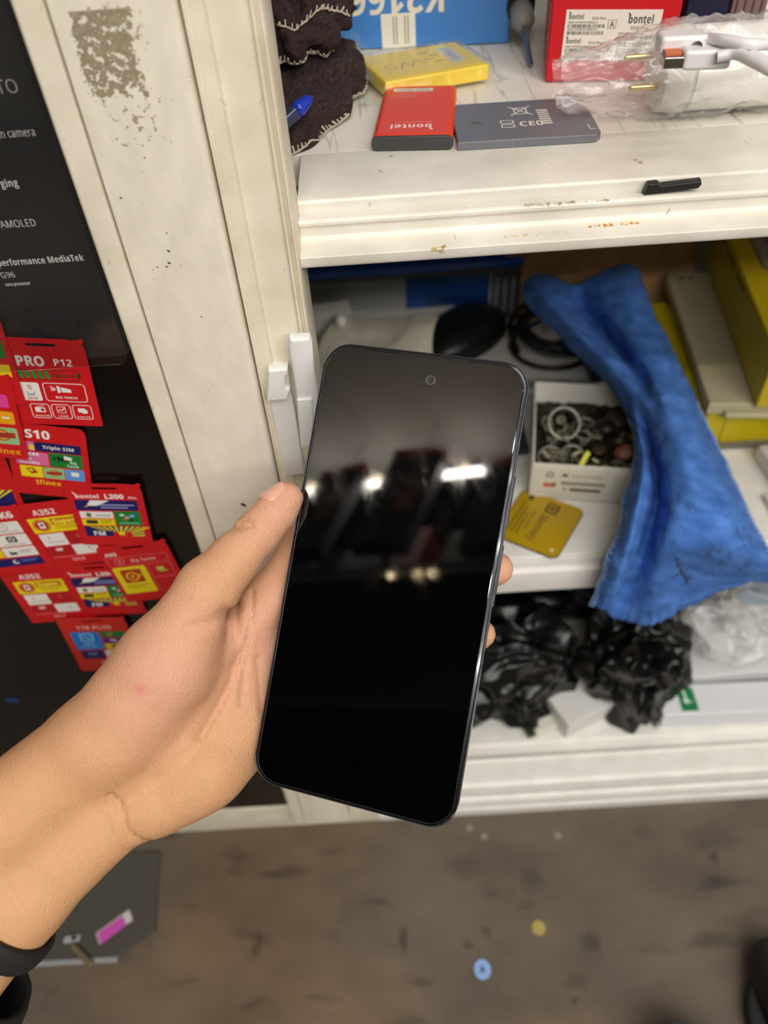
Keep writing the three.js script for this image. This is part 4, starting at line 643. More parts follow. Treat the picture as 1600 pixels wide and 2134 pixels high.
tag(mesh('shelf_edge_strip', box(0.05, 0.004, 0.006, 0.001).translate(0.105, S2 + 0.0022, -0.602), std(0xb9b79c, 0.5)), 'pale short strip lying between the blue package and cardboard box', 'strip');
{
  const b = thing('cardboard_box', 'brown cardboard box with black print at the back of the shelf', 'box', [0.187, S2, -0.603]);
  const tex = canvasTex(512, 384, (g, w, h) => { g.fillStyle = '#ab8658'; g.fillRect(0, 0, w, h); speckle(g, w, h, [40, 36, 28], 0.8, 0.02, 6); g.fillStyle = '#1d1a16'; g.beginPath(); g.moveTo(34, 118); g.lineTo(62, 150); g.lineTo(30, 160); g.fill(); for (let i = 0; i < 9; i++) g.fillRect(190 + i * 22, 62, 16, 16); });
  mesh('body', uvBy(box(0.16, 0.11, 0.03, 0.001).translate(0, 0.0552, 0), (x, y) => [x / 0.16 + 0.5, y / 0.11]), std(0xffffff, 0.8, { map: tex }), b);
  mesh('tape', box(0.06, 0.002, 0.0006, 0.0002).translate(0.02, 0.1, 0.0153), std(0x4a3a26, 0.4), b);
}
// black cable coil
{
  const c = thing('black_cable_coil', 'coiled black charger cable lying behind the towel', 'cable', [0.147, S2, -0.535]);
  const R = rng(40), mat = std(0x111112, 0.42);
  for (let k = 0; k < 6; k++) {
    const a = 0.024 + R() * 0.014, b = 0.022 + R() * 0.012, ox = (R() - 0.5) * 0.016, oz = (R() - 0.5) * 0.02, t = R() * 6, pts = [];
    for (let i = 0; i < 12; i++) { const w = i / 12 * 6.283; pts.push([ox + Math.cos(w) * a, 0.005 + k * 0.0042 + Math.max(0, Math.sin(w + t)) * 0.01, oz + Math.sin(w) * b]); }
    mesh('loop', tube(pts, 0.0021, 90, 8, true), mat, c);
  }
  mesh('loose_end', tube([[-0.036, 0.004, 0.01], [-0.04, 0.018, -0.014], [-0.022, 0.026, -0.03], [0.004, 0.022, -0.028], [0.026, 0.014, -0.006]], 0.0021, 60, 8), mat, c);
  mesh('adapter', box(0.034, 0.02, 0.04, 0.004, 3).translate(0.03, 0.0108, 0.034), mat, c);
}
// yellow blister, cream cover and yellow carton at the right
{
  const f0 = [0.2201, 0.303, -0.4049], b0 = [0.2198, 0.303, -0.541], b = thing('yellow_blister_pack', 'yellow card pack with clear window under a cream cover', 'package', [f0[0], S2, f0[2]], Math.atan2(f0[0] - b0[0], f0[2] - b0[2]));
  const yel = std(0xb8a40e, 0.4);
  mesh('left_edge', box(0.014, 0.027, 0.145, 0.001).translate(0.007, 0.0137, -0.0725), yel, b); mesh('front_edge', box(0.12, 0.0272, 0.014, 0.001).translate(0.0742, 0.0138, -0.007), yel, b); mesh('tray_floor', box(0.106, 0.003, 0.136, 0.0005).translate(0.067, 0.0018, -0.082), std(0x2e2618, 0.6), b);
  mesh('clear_lip', box(0.126, 0.002, 0.006, 0.0005).translate(0.07, 0.0012, 0.004), std(0x6e6c62, 0.3), b); mesh('white_knob', new THREE.SphereGeometry(0.0035, 16, 12).translate(0.026, 0.0285, -0.003), std(0xd8d2b8, 0.3), b);
}
{
  const a = V3([0.2372, 0.313, -0.5791]), d = V3([0.2167, 0.313, -0.4042]), L = a.distanceTo(d), ang = Math.atan2(d.x - a.x, d.z - a.z), b = thing('cream_cover', 'long cream plastic cover lying on the yellow pack', 'cover', [(a.x + d.x) / 2 + 0.002, S2 + 0.0285, (a.z + d.z) / 2], ang);
  const pl = std(0xb9b08e, 0.45);
  mesh('shell', crease(extrude(poly([[0, 0], [0.06, 0], [0.06, L - 0.004], [0.056, L], [0.012, L], [0.004, L], [0, L - 0.006]]), 0.0095, 0.002, 3).rotateX(-Math.PI / 2).translate(0, 0, L / 2)), pl, b);
  mesh('front_lip', box(0.05, 0.004, 0.006, 0.001).translate(0.036, 0.003, L / 2 + 0.002), pl, b);
  for (const x of [0.011, 0.019]) mesh('moulded_mark', box(0.0045, 0.0004, 0.004, 0.0002).translate(x, 0.0096, -L / 2 + 0.012), std(0x6a6450, 0.6), b);
}
{
  const a = V3([0.276, 0.33, -0.5911]), d = V3([0.2469, 0.33, -0.3966]), L = a.distanceTo(d), ang = Math.atan2(d.x - a.x, d.z - a.z), b = thing('yellow_carton', 'tall bright yellow carton with a picture window at the right', 'carton', [(a.x + d.x) / 2, 0.3135, (a.z + d.z) / 2], ang);
  mesh('body', box(0.08, 0.042, L, 0.0012).translate(0.04, 0.0212, 0), std(0xc8b010, 0.35), b);
  const pr = printed(78, L * 1000 - 2, 5, (k, w, h) => { k.rect('#d2b80e', 0, 0, w, h); k.round('#5c5030', 14, 16, 52, 74, 5); k.round('#a8a088', 16, 18, 48, 70, 4); k.round('#1c1c1e', 20, 22, 24, 16, 3); k.round('#77777c', 24, 42, 26, 12, 4); k.disc('#26262a', 32, 66, 9); k.disc('#b0b0b4', 32, 66, 4); }, 0.35);
  sticker('top_print', 0.078, L - 0.002, pr, b, [0.04, 0.0423, 0], [-Math.PI / 2, 0, 0]);
  for (let i = 0; i < 3; i++) mesh('print_line', box(0.0004, 0.0025, 0.026, 0.0001).translate(-0.0001, 0.036, -L / 2 + 0.03 + i * 0.034), std(0x4a420e, 0.5), b);
}
{
  const b = thing('pink_clamshell', 'white and pink clear pack with a black corner at the right shelf edge', 'package', [0.25, S2, -0.392], 0.06);
  mesh('tray', box(0.07, 0.012, 0.044, 0.002, 3).translate(0.038, 0.0062, 0.026), std(0xd0ccc8, 0.4), b); mesh('pink_insert', box(0.054, 0.002, 0.034, 0.0008).translate(0.044, 0.0132, 0.024), std(0xd08a84, 0.5), b);
  mesh('black_corner', crease(extrude(poly([[0, 0], [0.012, -0.002], [0.014, 0.006], [0.006, 0.01], [-0.002, 0.005]]), 0.006, 0.0008, 2).rotateX(-Math.PI / 2).translate(0.01, 0.009, 0.047)), std(0x141414, 0.4), b);
  mesh('clear_lid', box(0.072, 0.0012, 0.046, 0.0005).translate(0.038, 0.0152, 0.026), phys(0xffffff, 0.08, { transmission: 1, thickness: 0 }), b);
}
tag(mesh('ribbed_white_pad', plain([box(0.1, 0.004, 0.026, 0.0006).translate(0.295, S2 + 0.0024, -0.335), ...Array.from({ length: 14 }, (_, i) => box(0.0016, 0.0008, 0.025, 0.0002).translate(0.252 + i * 0.0066, S2 + 0.0048, -0.335))]), std(0xd4d2ce, 0.45)), 'ribbed white pad at the shelf edge right of the towel', 'pad');
tag(mesh('grey_cloth_strip', box(0.03, 0.006, 0.05, 0.002, 3).translate(0.085, S2 + 0.0035, -0.43), std(0x2a2d3a, 0.8)), 'dark navy strip peeping out between phone and white box', 'strip');

// ------------------------------------------------------------------ things on the bottom shelf
const S3 = 0.05;
function crumple(c, r, seed, amp, detail, freq, base) {
  let g = new THREE.IcosahedronGeometry(1, detail).deleteAttribute('uv').deleteAttribute('normal'); g = mergeVertices(g, 1e-5);
  const p = g.attributes.position;
  for (let i = 0; i < p.count; i++) {
    const x = p.getX(i), y = p.getY(i), z = p.getZ(i), w = fbm(x * 1.3 + seed, y * 1.3, z * 1.3, 2) * 0.9;
    const k = 0.8 + 0.35 * fbm(x * 1.2 + seed * 3.1, y * 1.2, z * 1.2, 3) + amp * (ridge(x * freq + seed + w, y * freq + w, z * freq, 2) - 0.4);
    p.setXYZ(i, c[0] + x * k * r[0], Math.max(base, c[1] + y * k * r[1]), c[2] + z * k * r[2]);
  }
  g.computeVertexNormals(); return g;
}
const bagBlack = phys(0x0b0b0b, 0.3, { specularIntensity: 0.9 });
tag(mesh('black_bag', crumple([0.085, 0.092, -0.35], [0.07, 0.072, 0.058], 3, 0.5, 44, 0.85, S3 + 0.0006), bagBlack), 'crumpled black plastic bag at the phone\'s lower right edge', 'bag');
tag(mesh('black_bag', crumple([0.19, 0.096, -0.34], [0.052, 0.078, 0.052], 8, 0.5, 44, 0.8, S3 + 0.0006), bagBlack), 'glossy black plastic bag bulging to the track edge below the towel', 'bag');
tag(mesh('black_bag', crumple([0.12, 0.105, -0.438], [0.14, 0.085, 0.048], 14, 0.5, 52, 1.0, S3 + 0.0006), bagBlack), 'wide black plastic bag heaped behind the two other bags', 'bag');
tag(mesh('black_bag', crumple([0.27, 0.115, -0.42], [0.042, 0.075, 0.042], 21, 0.5, 40, 1.0, S3 + 0.0006), bagBlack), 'black plastic bag under the towel corner at the right', 'bag');
{
  const b = thing('white_box', 'white flat box with a green logo square at the track edge', 'box', [0.27, S3, -0.3165], -0.02);
  const w = std(0xdcdee2, 0.4); mesh('lower_half', box(0.118, 0.008, 0.026, 0.0012).translate(0, 0.0042, 0), w, b); mesh('lid', box(0.121, 0.014, 0.028, 0.0014).translate(0, 0.0154, 0), w, b);
  const lg = printed(12, 22, 10, (k, ww, h) => { k.rect('#1c7a44', 0, 0, ww, h); k.line('#e4ece4', [[5, 2.5], [5, 12], [8.6, 14]], 1.4); k.poly('#e4ece4', [[2.4, 11], [7, 11], [5, 16]]); }, 0.4);
  sticker('logo', 0.0135, 0.021, lg, b, [-0.0375, 0.0226, 0.0005], [-Math.PI / 2, 0, 0]);
}
{
  const b = thing('white_box', 'plain white box lying behind the logo box under the clear bag', 'box', [0.28, S3, -0.362], 0.03), w = std(0xd4d4d4, 0.45);
  mesh('lower_half', box(0.11, 0.012, 0.05, 0.0012).translate(0, 0.0062, 0), w, b); mesh('lid', box(0.113, 0.014, 0.053, 0.0014).translate(0, 0.0194, 0), w, b);
}
{
  const b = thing('white_box', 'open white box corner between the two front black bags', 'box', [0.15, S3, -0.331], 0.42);
  const w = std(0xdad8d4, 0.45); mesh('lower_half', box(0.06, 0.012, 0.042, 0.001).translate(0, 0.0062, 0), w, b); mesh('lid', box(0.062, 0.012, 0.044, 0.0012).translate(0, 0.0184, 0), w, b);
}
{
  const b = thing('usb_plug', 'white plug with a dark metal mouth lying on the bottom track', 'plug', [0.108, S3 + 0.0002, -0.3085], 0.35);
  mesh('housing', box(0.022, 0.007, 0.012, 0.0015, 3).translate(0.008, 0.0038, 0), std(0xd8d6c8, 0.4), b); mesh('mouth', box(0.007, 0.0045, 0.01, 0.0006).translate(-0.0062, 0.0038, 0), std(0x4c5440, 0.35, { metalness: 0.6 }), b);
  mesh('cord', tube([[0.019, 0.004, 0], [0.03, 0.006, -0.004], [0.042, 0.01, -0.014], [0.05, 0.012, -0.03]], 0.002, 30, 8), std(0xd8d6c8, 0.4), b);
}
tag(mesh('clear_bag', crumple([0.285, 0.108, -0.375], [0.058, 0.04, 0.05], 31, 0.45, 36, 0.9, S3 + 0.031), phys(0xffffff, 0.22, { transmission: 0.72, ior: 1.4, thickness: 0 })), 'crumpled clear plastic bag on the white logo box', 'bag');
{
  const b = thing('blue_white_box', 'white box with a blue band under the towel corner', 'box', [0.335, S3, -0.41], -0.05);
  mesh('body', box(0.09, 0.062, 0.05, 0.001).translate(0, 0.0312, 0), std(0xc2c3c0, 0.5), b); mesh('blue_band', box(0.091, 0.016, 0.051, 0.001).translate(0, 0.058, 0), std(0x2f6a8e, 0.45), b);
  for (let i = 0; i < 4; i++) mesh('print_line', box(0.05, 0.0016, 0.0004, 0.0001).translate(0.008, 0.042 - i * 0.005, 0.0252), std(0x8e918e, 0.5), b);
}
tag(mesh('tan_envelope', box(0.02, 0.034, 0.003, 0.0008).rotateZ(0.35).rotateX(-0.3).translate(0.283, S3 + 0.062, -0.39), std(0x8c8270, 0.6)), 'tan card leaning beside the blue banded box', 'card');
tag(mesh('blue_scrap', box(0.018, 0.024, 0.004, 0.0012).rotateX(-0.4).translate(0.068, S3 + 0.07, -0.405), std(0x12225e, 0.4)), 'deep blue scrap behind the lower fingertip', 'scrap');

// ------------------------------------------------------------------ the floor
{
  const f = thing('floor_plate', 'dark grey plate with a steel edge strip lying on the floor', 'plate', [0, 0, 0]);
  mesh('plate', extrude(poly([[-0.36, 0.168], [-0.231, 0.167], [-0.205, 0.185], [-0.212, 0.245], [-0.36, 0.25]]), 0.003, 0.0005, 1).rotateX(-Math.PI / 2).translate(0, 0.0004, 0), std(0x4a4640, 0.5), f);
  mesh('edge_strip', box(0.13, 0.004, 0.004, 0.001).translate(-0.296, 0.0028, -0.166), std(0xa4a4a6, 0.35, { metalness: 0.3 }), f);
}
{
  const p = thing('pink_wrapper', 'pink and white plastic strip lying on the floor plate', 'wrapper', [-0.2375, 0.0042, -0.1885], 0.62);
  mesh('white_base', extrude(poly([[-0.0145, -0.0045], [0.0135, -0.0045], [0.0145, 0.0045], [-0.0135, 0.005]]), 0.0008, 0.0001, 1).rotateX(-Math.PI / 2), std(0xc8c4c4, 0.4), p); mesh('pink_face', extrude(poly([[-0.0135, -0.0052], [0.008, -0.005], [0.008, 0.0028], [-0.0125, 0.0035]]), 0.0008, 0.0001, 1).rotateX(-Math.PI / 2).translate(0, 0.0009, 0), std(0xc850b0, 0.4), p);
}
{
  const s = thing('metal_clip', 'small silver clip on the floor plate beside the wristband', 'clip', [...[-0.269, 0.004, -0.1814]], 0.1);
  mesh('plate', box(0.012, 0.002, 0.005, 0.0006).translate(0, 0.0012, 0), std(0xc4c6ca, 0.3, { metalness: 0.4 }), s); mesh('slot', box(0.004, 0.0008, 0.003, 0.0003).translate(0.002, 0.0026, 0), std(0x333333, 0.5), s);
}
tag(mesh('wood_splinter', capsule([-0.2666, 0.006, -0.1761], [-0.25, 0.007, -0.1632], 0.0025, 7), std(0x6e6046, 0.7)), 'small tan splinter lying across the steel edge strip', 'splinter');
{
  const d = thing('bottle_disc', 'tiny pale blue disc with a dark sign on the floor', 'disc', [...[0.0446, 0.0004, -0.1458]]);
  mesh('disc', new THREE.CylinderGeometry(0.0062, 0.0062, 0.001, 28).scale(1, 1, 1.1).translate(0, 0.0006, 0), std(0x8fb0e0, 0.35), d); mesh('sign', extrude(poly([[-0.0024, -0.003], [0, 0.0034], [0.0026, -0.003], [0, -0.001]]), 0.0004).rotateX(-Math.PI / 2).translate(0, 0.0011, 0), std(0x2f4a86, 0.4), d);
}
tag(mesh('yellow_dot', new THREE.CylinderGeometry(0.0052, 0.0052, 0.0008, 20).translate(...[0.0908, 0.0006, -0.1716]), std(0xa89a54, 0.5)), 'tiny yellow disc lying on the floor', 'disc');
[[1008, 1743, 'nearest the track'], [1162, 1741, 'right of the phone corner'], [979, 1726, 'beside the phone corner']].forEach(([, , t], i) => tag(mesh('paper_speck', new THREE.CylinderGeometry(0.0028, 0.0028, 0.0006, 10).translate(...[[0.0584, 0.0005, -0.2426], [0.1187, 0.0005, -0.2396], [0.047, 0.0005, -0.25]][i]), std(0x8a8272, 0.6)), 'pale paper speck on the floor ' + t, 'speck', 'specks on the floor'));
// shoe and sock of the photographer at the lower right corner
{
  const s = thing('black_shoe', 'black shoe with a stitched seam at the lower right corner', 'shoe', [0.262, 0.0008, -0.115], 0.45);
  const g = new THREE.SphereGeometry(1, 48, 32), p = g.attributes.position; for (let i = 0; i < p.count; i++) { const x = p.getX(i), y = p.getY(i), z = p.getZ(i); p.setXYZ(i, x * 0.046 * (1 - 0.12 * Math.abs(z)), y > 0 ? y * 0.05 * (1 + 0.5 * Math.max(0, z)) + 0.014 : y * 0.014 + 0.014, z * 0.11 + 0.07); } g.computeVertexNormals();
  mesh('upper', g, phys(0x0c0d10, 0.42), s); mesh('sole', extrude(rrect(0.094, 0.2, 0.046), 0.014, 0.002, 2).rotateX(-Math.PI / 2).translate(0, 0, 0.072), std(0x121315, 0.7), s);
  const seam = []; for (let i = 0; i <= 20; i++) { const a = 2.1 + i / 20 * 2.1; seam.push([Math.sin(a) * 0.036, 0.046 + 0.002 * Math.cos(i), 0.07 + Math.cos(a) * 0.086]); }
  mesh('seam', tube(seam, 0.0012, 60, 6), std(0x4a4c52, 0.6), s);
}
tag(mesh('grey_sock_toe', new THREE.SphereGeometry(1, 36, 24).scale(0.034, 0.026, 0.05).translate(0.172, 0.0264, -0.053), std(0x6e7076, 0.95)), 'grey knitted toe tip at the bottom edge beside the black shoe', 'sock');


// ------------------------------------------------------------------ the phone
const phone = thing('smartphone', 'black smartphone with a dark glossy screen held in a hand', 'phone', [0, 0, 0]);
{
  const m = new THREE.Matrix4().makeBasis(new THREE.Vector3(0.9469, 0.0149, 0.3212), new THREE.Vector3(0.2321, 0.6595, -0.7149), new THREE.Vector3(-0.2225, 0.7515, 0.621));
  phone.quaternion.setFromRotationMatrix(m).normalize(); phone.position.set(-0.0036, 0.4359, -0.1721);
}
const PW = 0.0758, PH = 0.164, PR = 0.0098;
const navyShell = phys(0x0b1024, 0.2, { metalness: 0.6, clearcoat: 0.5, clearcoatRoughness: 0.1 }), darkFrame = phys(0x0a0a0d, 0.22, { metalness: 0.3, clearcoat: 0.6, clearcoatRoughness: 0.08 });
mesh('back_shell', crease(extrude(rrect(PW, PH, PR), 0.0048, 0.0018, 5, 16).translate(0, 0, -0.0085)), navyShell, phone);
mesh('side_frame', crease(extrude(rrect(PW - 0.0004, PH - 0.0004, PR), 0.0026, 0.0003, 2, 16).translate(0, 0, -0.0038)), navyShell, phone);
mesh('bezel', crease(extrude(rrect(PW - 0.0006, PH - 0.0006, PR), 0.0011, 0.0004, 3, 16).translate(0, 0, -0.0013)), darkFrame, phone);
const ringLine = (inset, z, r) => { const pts = rrect(PW - 2 * inset, PH - 2 * inset, PR - inset * 0.6).getPoints(14).slice(0, -1).map((p) => [p.x, p.y, z]); return new THREE.TubeGeometry(new THREE.CurvePath && new THREE.CatmullRomCurve3(pts.map(V3), true, 'catmullrom', 0.05), 260, r, 6, true); };
mesh('trim_line', ringLine(-0.0000, -0.0012, 0.0002), std(0x5c616c, 0.25, { metalness: 0.9 }), phone);
mesh('trim_line', ringLine(0.0012, -0.0002, 0.00011), std(0x565a62, 0.25, { metalness: 0.9 }), phone);
const smudgeTex = dataTex(256, 512, (u, v) => {      // wiped finger grease: streaks across the glass, more in the middle left
  const s = fbm(u * 9 + v * 14, v * 9 - u * 3, 2, 4), f = fbm(u * 60 + v * 90, v * 30 - u * 20, 5, 2), m = Math.max(0, s + 0.12) * (0.5 + Math.max(0, f)) ;
  const k = 6 + m * 42; return [k, k, k];
}, false);
const screenMat = phys(0x030304, 1, { roughnessMap: smudgeTex, ior: 1.7 });
mesh('screen', (uvBy(extrude(rrect(PW - 0.0028, PH - 0.0028, PR - 0.0012), 0.0008, 0.00025, 2, 16).translate(0, 0, -0.0007), (x, y) => [x / PW + 0.5, y / PH + 0.5])), screenMat, phone);
mesh('camera_ring', new THREE.TorusGeometry(0.00155, 0.00022, 8, 32).translate(0.0035, 0.0722, 0.0001), std(0x6b6b70, 0.3, { metalness: 0.6 }), phone);
mesh('camera_lens', new THREE.CylinderGeometry(0.0014, 0.0014, 0.0003, 28).rotateX(Math.PI / 2).translate(0.0035, 0.0722, 0.0001), phys(0x101018, 0.08, { clearcoat: 1 }), phone);
mesh('earpiece', box(0.026, 0.0005, 0.0006, 0.0002).translate(0.003, PH / 2 - 0.0013, -0.0003), std(0x1b1c20, 0.6), phone);
mesh('power_button', box(0.0012, 0.018, 0.0026, 0.0005).translate(PW / 2, 0.034, -0.0048), navyShell, phone);
mesh('volume_button', box(0.0012, 0.022, 0.0022, 0.0005).translate(PW / 2, 0.0075, -0.0048), navyShell, phone);


// ------------------------------------------------------------------ the hand holding the phone
{
  const seg = (a, ra, b, rb) => { const A = V3(a), d = V3(b).sub(A); return { x: A.x, y: A.y, z: A.z, dx: d.x, dy: d.y, dz: d.z, l: d.lengthSq(), r0: ra / 1000, r1: rb / 1000 }; };
  const chain = (...q) => { const out = []; for (let i = 0; i + 3 < q.length; i += 2) out.push(seg(q[i], q[i + 1], q[i + 2], q[i + 3])); return out; };
  const palm = [
    seg([-0.1184, 0.3944, -0.133], 17, [-0.167, 0.3753, -0.1006], 20), seg([-0.167, 0.3753, -0.1006], 20, [-0.2117, 0.3528, -0.0648], 24),
    seg([-0.1054, 0.3758, -0.1224], 14, [-0.1437, 0.3627, -0.0937], 15.5), seg([-0.1437, 0.3627, -0.0937], 15.5, [-0.1846, 0.3373, -0.0577], 20),
    seg([-0.0847, 0.4177, -0.1536], 17.5, [-0.1053, 0.4004, -0.138], 18.5),
    seg([-0.0756, 0.3792, -0.1323], 13.2, [-0.093, 0.3752, -0.125], 14.5), seg([-0.0698, 0.3815, -0.1435], 12, [-0.078, 0.3784, -0.1329], 13),
    seg([-0.0914, 0.3962, -0.144], 12, [-0.0479, 0.4147, -0.1843], 9.4), seg([-0.0896, 0.3874, -0.1407], 12, [-0.045, 0.3974, -0.1736], 9.4), seg([-0.0871, 0.3804, -0.1363], 12, [-0.0461, 0.3857, -0.1613], 9.2), seg([-0.0842, 0.3743, -0.1314], 12, [-0.0534, 0.3743, -0.1492], 9),
    seg([-0.0685, 0.3943, -0.1598], 10, [-0.0644, 0.382, -0.1499], 10),
  ];
  const thumb = chain([-0.0383, 0.4524, -0.1994], 5.9, [-0.0421, 0.4503, -0.1956], 7.0, [-0.0491, 0.4464, -0.1885], 7.7, [-0.0576, 0.4421, -0.181], 8.6, [-0.0678, 0.4363, -0.1719], 11, [-0.0847, 0.4177, -0.1536], 16);
  const fingers = [
    chain([-0.0479, 0.4147, -0.1843], 9.2, [-0.0344, 0.4255, -0.201], 8.6, [-0.0106, 0.4382, -0.2089], 8, [0.0065, 0.4449, -0.2111], 7.4, [0.0166, 0.4477, -0.2112], 6.8),
    chain([-0.045, 0.3974, -0.1736], 9.2, [-0.0093, 0.4134, -0.18], 8.4, [0.0184, 0.4233, -0.18], 7.5, [0.0306, 0.4284, -0.1783], 6.9, [0.0366, 0.4304, -0.1776], 6.1),
    chain([-0.0461, 0.3857, -0.1613], 9.1, [-0.0108, 0.3971, -0.1629], 8.2, [0.0142, 0.4067, -0.1625], 7.0, [0.0256, 0.4121, -0.1612], 6.2, [0.0298, 0.4143, -0.1607], 5.0),
    chain([-0.0534, 0.3743, -0.1492], 8.4, [-0.0291, 0.3792, -0.149], 7.4, [-0.0082, 0.3864, -0.1482], 6.4, [0.001, 0.3899, -0.1476], 5.8),
  ];
  const one = (s, x, y, z) => { const px = x - s.x, py = y - s.y, pz = z - s.z; let t = (px * s.dx + py * s.dy + pz * s.dz) / s.l; t = t < 0 ? 0 : t > 1 ? 1 : t; const a = px - t * s.dx, b = py - t * s.dy, c = pz - t * s.dz; return Math.sqrt(a * a + b * b + c * c) - (s.r0 + (s.r1 - s.r0) * t); };
  const smin = (a, b, k) => { const h = Math.max(k - Math.abs(a - b), 0) / k; return Math.min(a, b) - h * h * k * 0.25; };
  // lines of the skin: grooves cut straight in along one direction
  const D = V3([-0.0116, -0.7226, -0.6912]), E1 = V3([0.9979, -0.0524, 0.0379]), E2 = V3([0.0636, 0.6893, -0.7217]);
  const flat = (p) => [p[0] * E1.x + p[1] * E1.y + p[2] * E1.z, p[0] * E2.x + p[1] * E2.y + p[2] * E2.z, p[0] * D.x + p[1] * D.y + p[2] * D.z];
  const lines = [
    [0.0016, 0.0016, [[-0.0612, 0.4351, -0.1621], [-0.0605, 0.4272, -0.1567], [-0.0608, 0.4202, -0.1493], [-0.0641, 0.4139, -0.1427], [-0.0689, 0.4083, -0.1368], [-0.0748, 0.4022, -0.1303]]],
    [0.0010, 0.0012, [[-0.0548, 0.4294, -0.1736], [-0.0554, 0.421, -0.1647], [-0.0589, 0.4151, -0.1585], [-0.0635, 0.4107, -0.1539]]],
    [0.0009, 0.0010, [[-0.0571, 0.4102, -0.168], [-0.0593, 0.4016, -0.1589], [-0.0607, 0.3941, -0.151]]], [0.0009, 0.0010, [[-0.0543, 0.4051, -0.1626], [-0.0541, 0.3913, -0.1482]]],
    [0.0011, 0.0012, [[-0.0966, 0.3772, -0.1038], [-0.1009, 0.382, -0.1087], [-0.1023, 0.3916, -0.1115], [-0.1049, 0.3974, -0.1132]]], [0.0005, 0.0009, [[-0.1035, 0.3757, -0.1021], [-0.1058, 0.3861, -0.1058], [-0.1071, 0.3921, -0.1076]]],
    [0.0011, 0.0009, [[-0.0573, 0.4549, -0.1828], [-0.0536, 0.4554, -0.1834], [-0.0499, 0.4557, -0.1837]]], [0.0009, 0.0008, [[-0.0548, 0.4564, -0.1844], [-0.0515, 0.4567, -0.1848]]],
    [0.0012, 0.0024, [[-0.0602, 0.4368, -0.1595], [-0.066, 0.4373, -0.1556], [-0.0723, 0.4398, -0.1524]]], [0.00015, 0.0008, [[-0.0861, 0.4311, -0.1387], [-0.0733, 0.4247, -0.1394]]], [0.00015, 0.0008, [[-0.0852, 0.4234, -0.1306], [-0.0756, 0.4176, -0.132]]],
    [0.0008, 0.0030, [[-0.0724, 0.4009, -0.129], [-0.0868, 0.3972, -0.1176], [-0.102, 0.3941, -0.1098]]],
  ].map(([depth, wid, pts]) => ({ depth, wid, pts: pts.map(flat) }));
  const groove = (x, y, z) => {
    const [u, v] = flat([x, y, z]); let g = 0;
    for (const { depth, wid, pts } of lines) { let m = 1e9; for (let i = 1; i < pts.length; i++) { const a = pts[i - 1], b = pts[i], ex = b[0] - a[0], ey = b[1] - a[1]; let t = ((u - a[0]) * ex + (v - a[1]) * ey) / (ex * ex + ey * ey); t = t < 0 ? 0 : t > 1 ? 1 : t; const q = (u - a[0] - t * ex) ** 2 + (v - a[1] - t * ey) ** 2; if (q < m) m = q; } if (m < wid * wid * 9) g += depth * Math.exp(-m / (wid * wid)); }
    return g;
  };
  const front = flat([-0.0782, 0.4069, -0.1569])[2];
  const raw = (x, y, z) => {
    let p = 1; for (const s of palm) p = smin(p, one(s, x, y, z), 0.009);
    let f = 1; for (const ch of fingers) { let c = 1; for (const s of ch) c = smin(c, one(s, x, y, z), 0.002); f = smin(f, c, 0.0012); }
    let t = 1; for (const s of thumb) t = smin(t, one(s, x, y, z), 0.003);
    return smin(smin(p, f, 0.005), t, 0.0055);
  };
  const field = (x, y, z) => { const d = raw(x, y, z); if (d > 0.006 || d < -0.006) return d; const w = flat([x, y, z])[2] < front + 0.012 ? groove(x, y, z) : 0; return d + w + fbm(x * 60, y * 60, z * 60, 2) * 0.0006; };
  // surface nets on a world grid
  const h = 0.0016, lo = [-0.33, 0.22, -0.275], hi = [0.085, 0.50, -0.02], n = lo.map((a, i) => Math.ceil((hi[i] - a) / h)), NX = n[0], NY = n[1], NZ = n[2];
  const val = new Float32Array(NX * NY * NZ).fill(1), B = 8;
  for (let bz = 0; bz < NZ; bz += B) for (let by = 0; by < NY; by += B) for (let bx = 0; bx < NX; bx += B) {
    const c = raw(lo[0] + (bx + B / 2) * h, lo[1] + (by + B / 2) * h, lo[2] + (bz + B / 2) * h), far = Math.abs(c) > B * h * 1.0 + 0.006;
    for (let k = bz; k < Math.min(NZ, bz + B); k++) for (let j = by; j < Math.min(NY, by + B); j++) for (let i = bx; i < Math.min(NX, bx + B); i++) val[(k * NY + j) * NX + i] = far ? c : field(lo[0] + i * h, lo[1] + j * h, lo[2] + k * h);
  }
  const id = new Int32Array(NX * NY * NZ).fill(-1), pos = [], idx = [];
  const corner = []; for (let c = 0; c < 8; c++) corner.push([c & 1, c >> 1 & 1, c >> 2 & 1]);
  const edges = []; for (let a = 0; a < 8; a++) for (let b = a + 1; b < 8; b++) if ([1, 2, 4].includes(a ^ b)) edges.push([a, b]);
  for (let k = 0; k < NZ - 1; k++) for (let j = 0; j < NY - 1; j++) for (let i = 0; i < NX - 1; i++) {
    const at = (k * NY + j) * NX + i, v = corner.map(([a, b, c]) => val[at + a + b * NX + c * NX * NY]); let s = 0; for (const q of v) if (q < 0) s++;
    if (!s || s === 8) continue;
    let x = 0, y = 0, z = 0, m = 0;
    for (const [a, b] of edges) if (v[a] < 0 !== v[b] < 0) { const t = v[a] / (v[a] - v[b]), A = corner[a], C = corner[b]; x += A[0] + (C[0] - A[0]) * t; y += A[1] + (C[1] - A[1]) * t; z += A[2] + (C[2] - A[2]) * t; m++; }
    id[at] = pos.length / 3; pos.push(lo[0] + (i + x / m) * h, lo[1] + (j + y / m) * h, lo[2] + (k + z / m) * h);
  }
  const SX = 1, SY = NX, SZ = NX * NY, quad = (a, b, c, d, flip) => { if (a < 0 || b < 0 || c < 0 || d < 0) return; flip ? idx.push(a, c, b, a, d, c) : idx.push(a, b, c, a, c, d); };
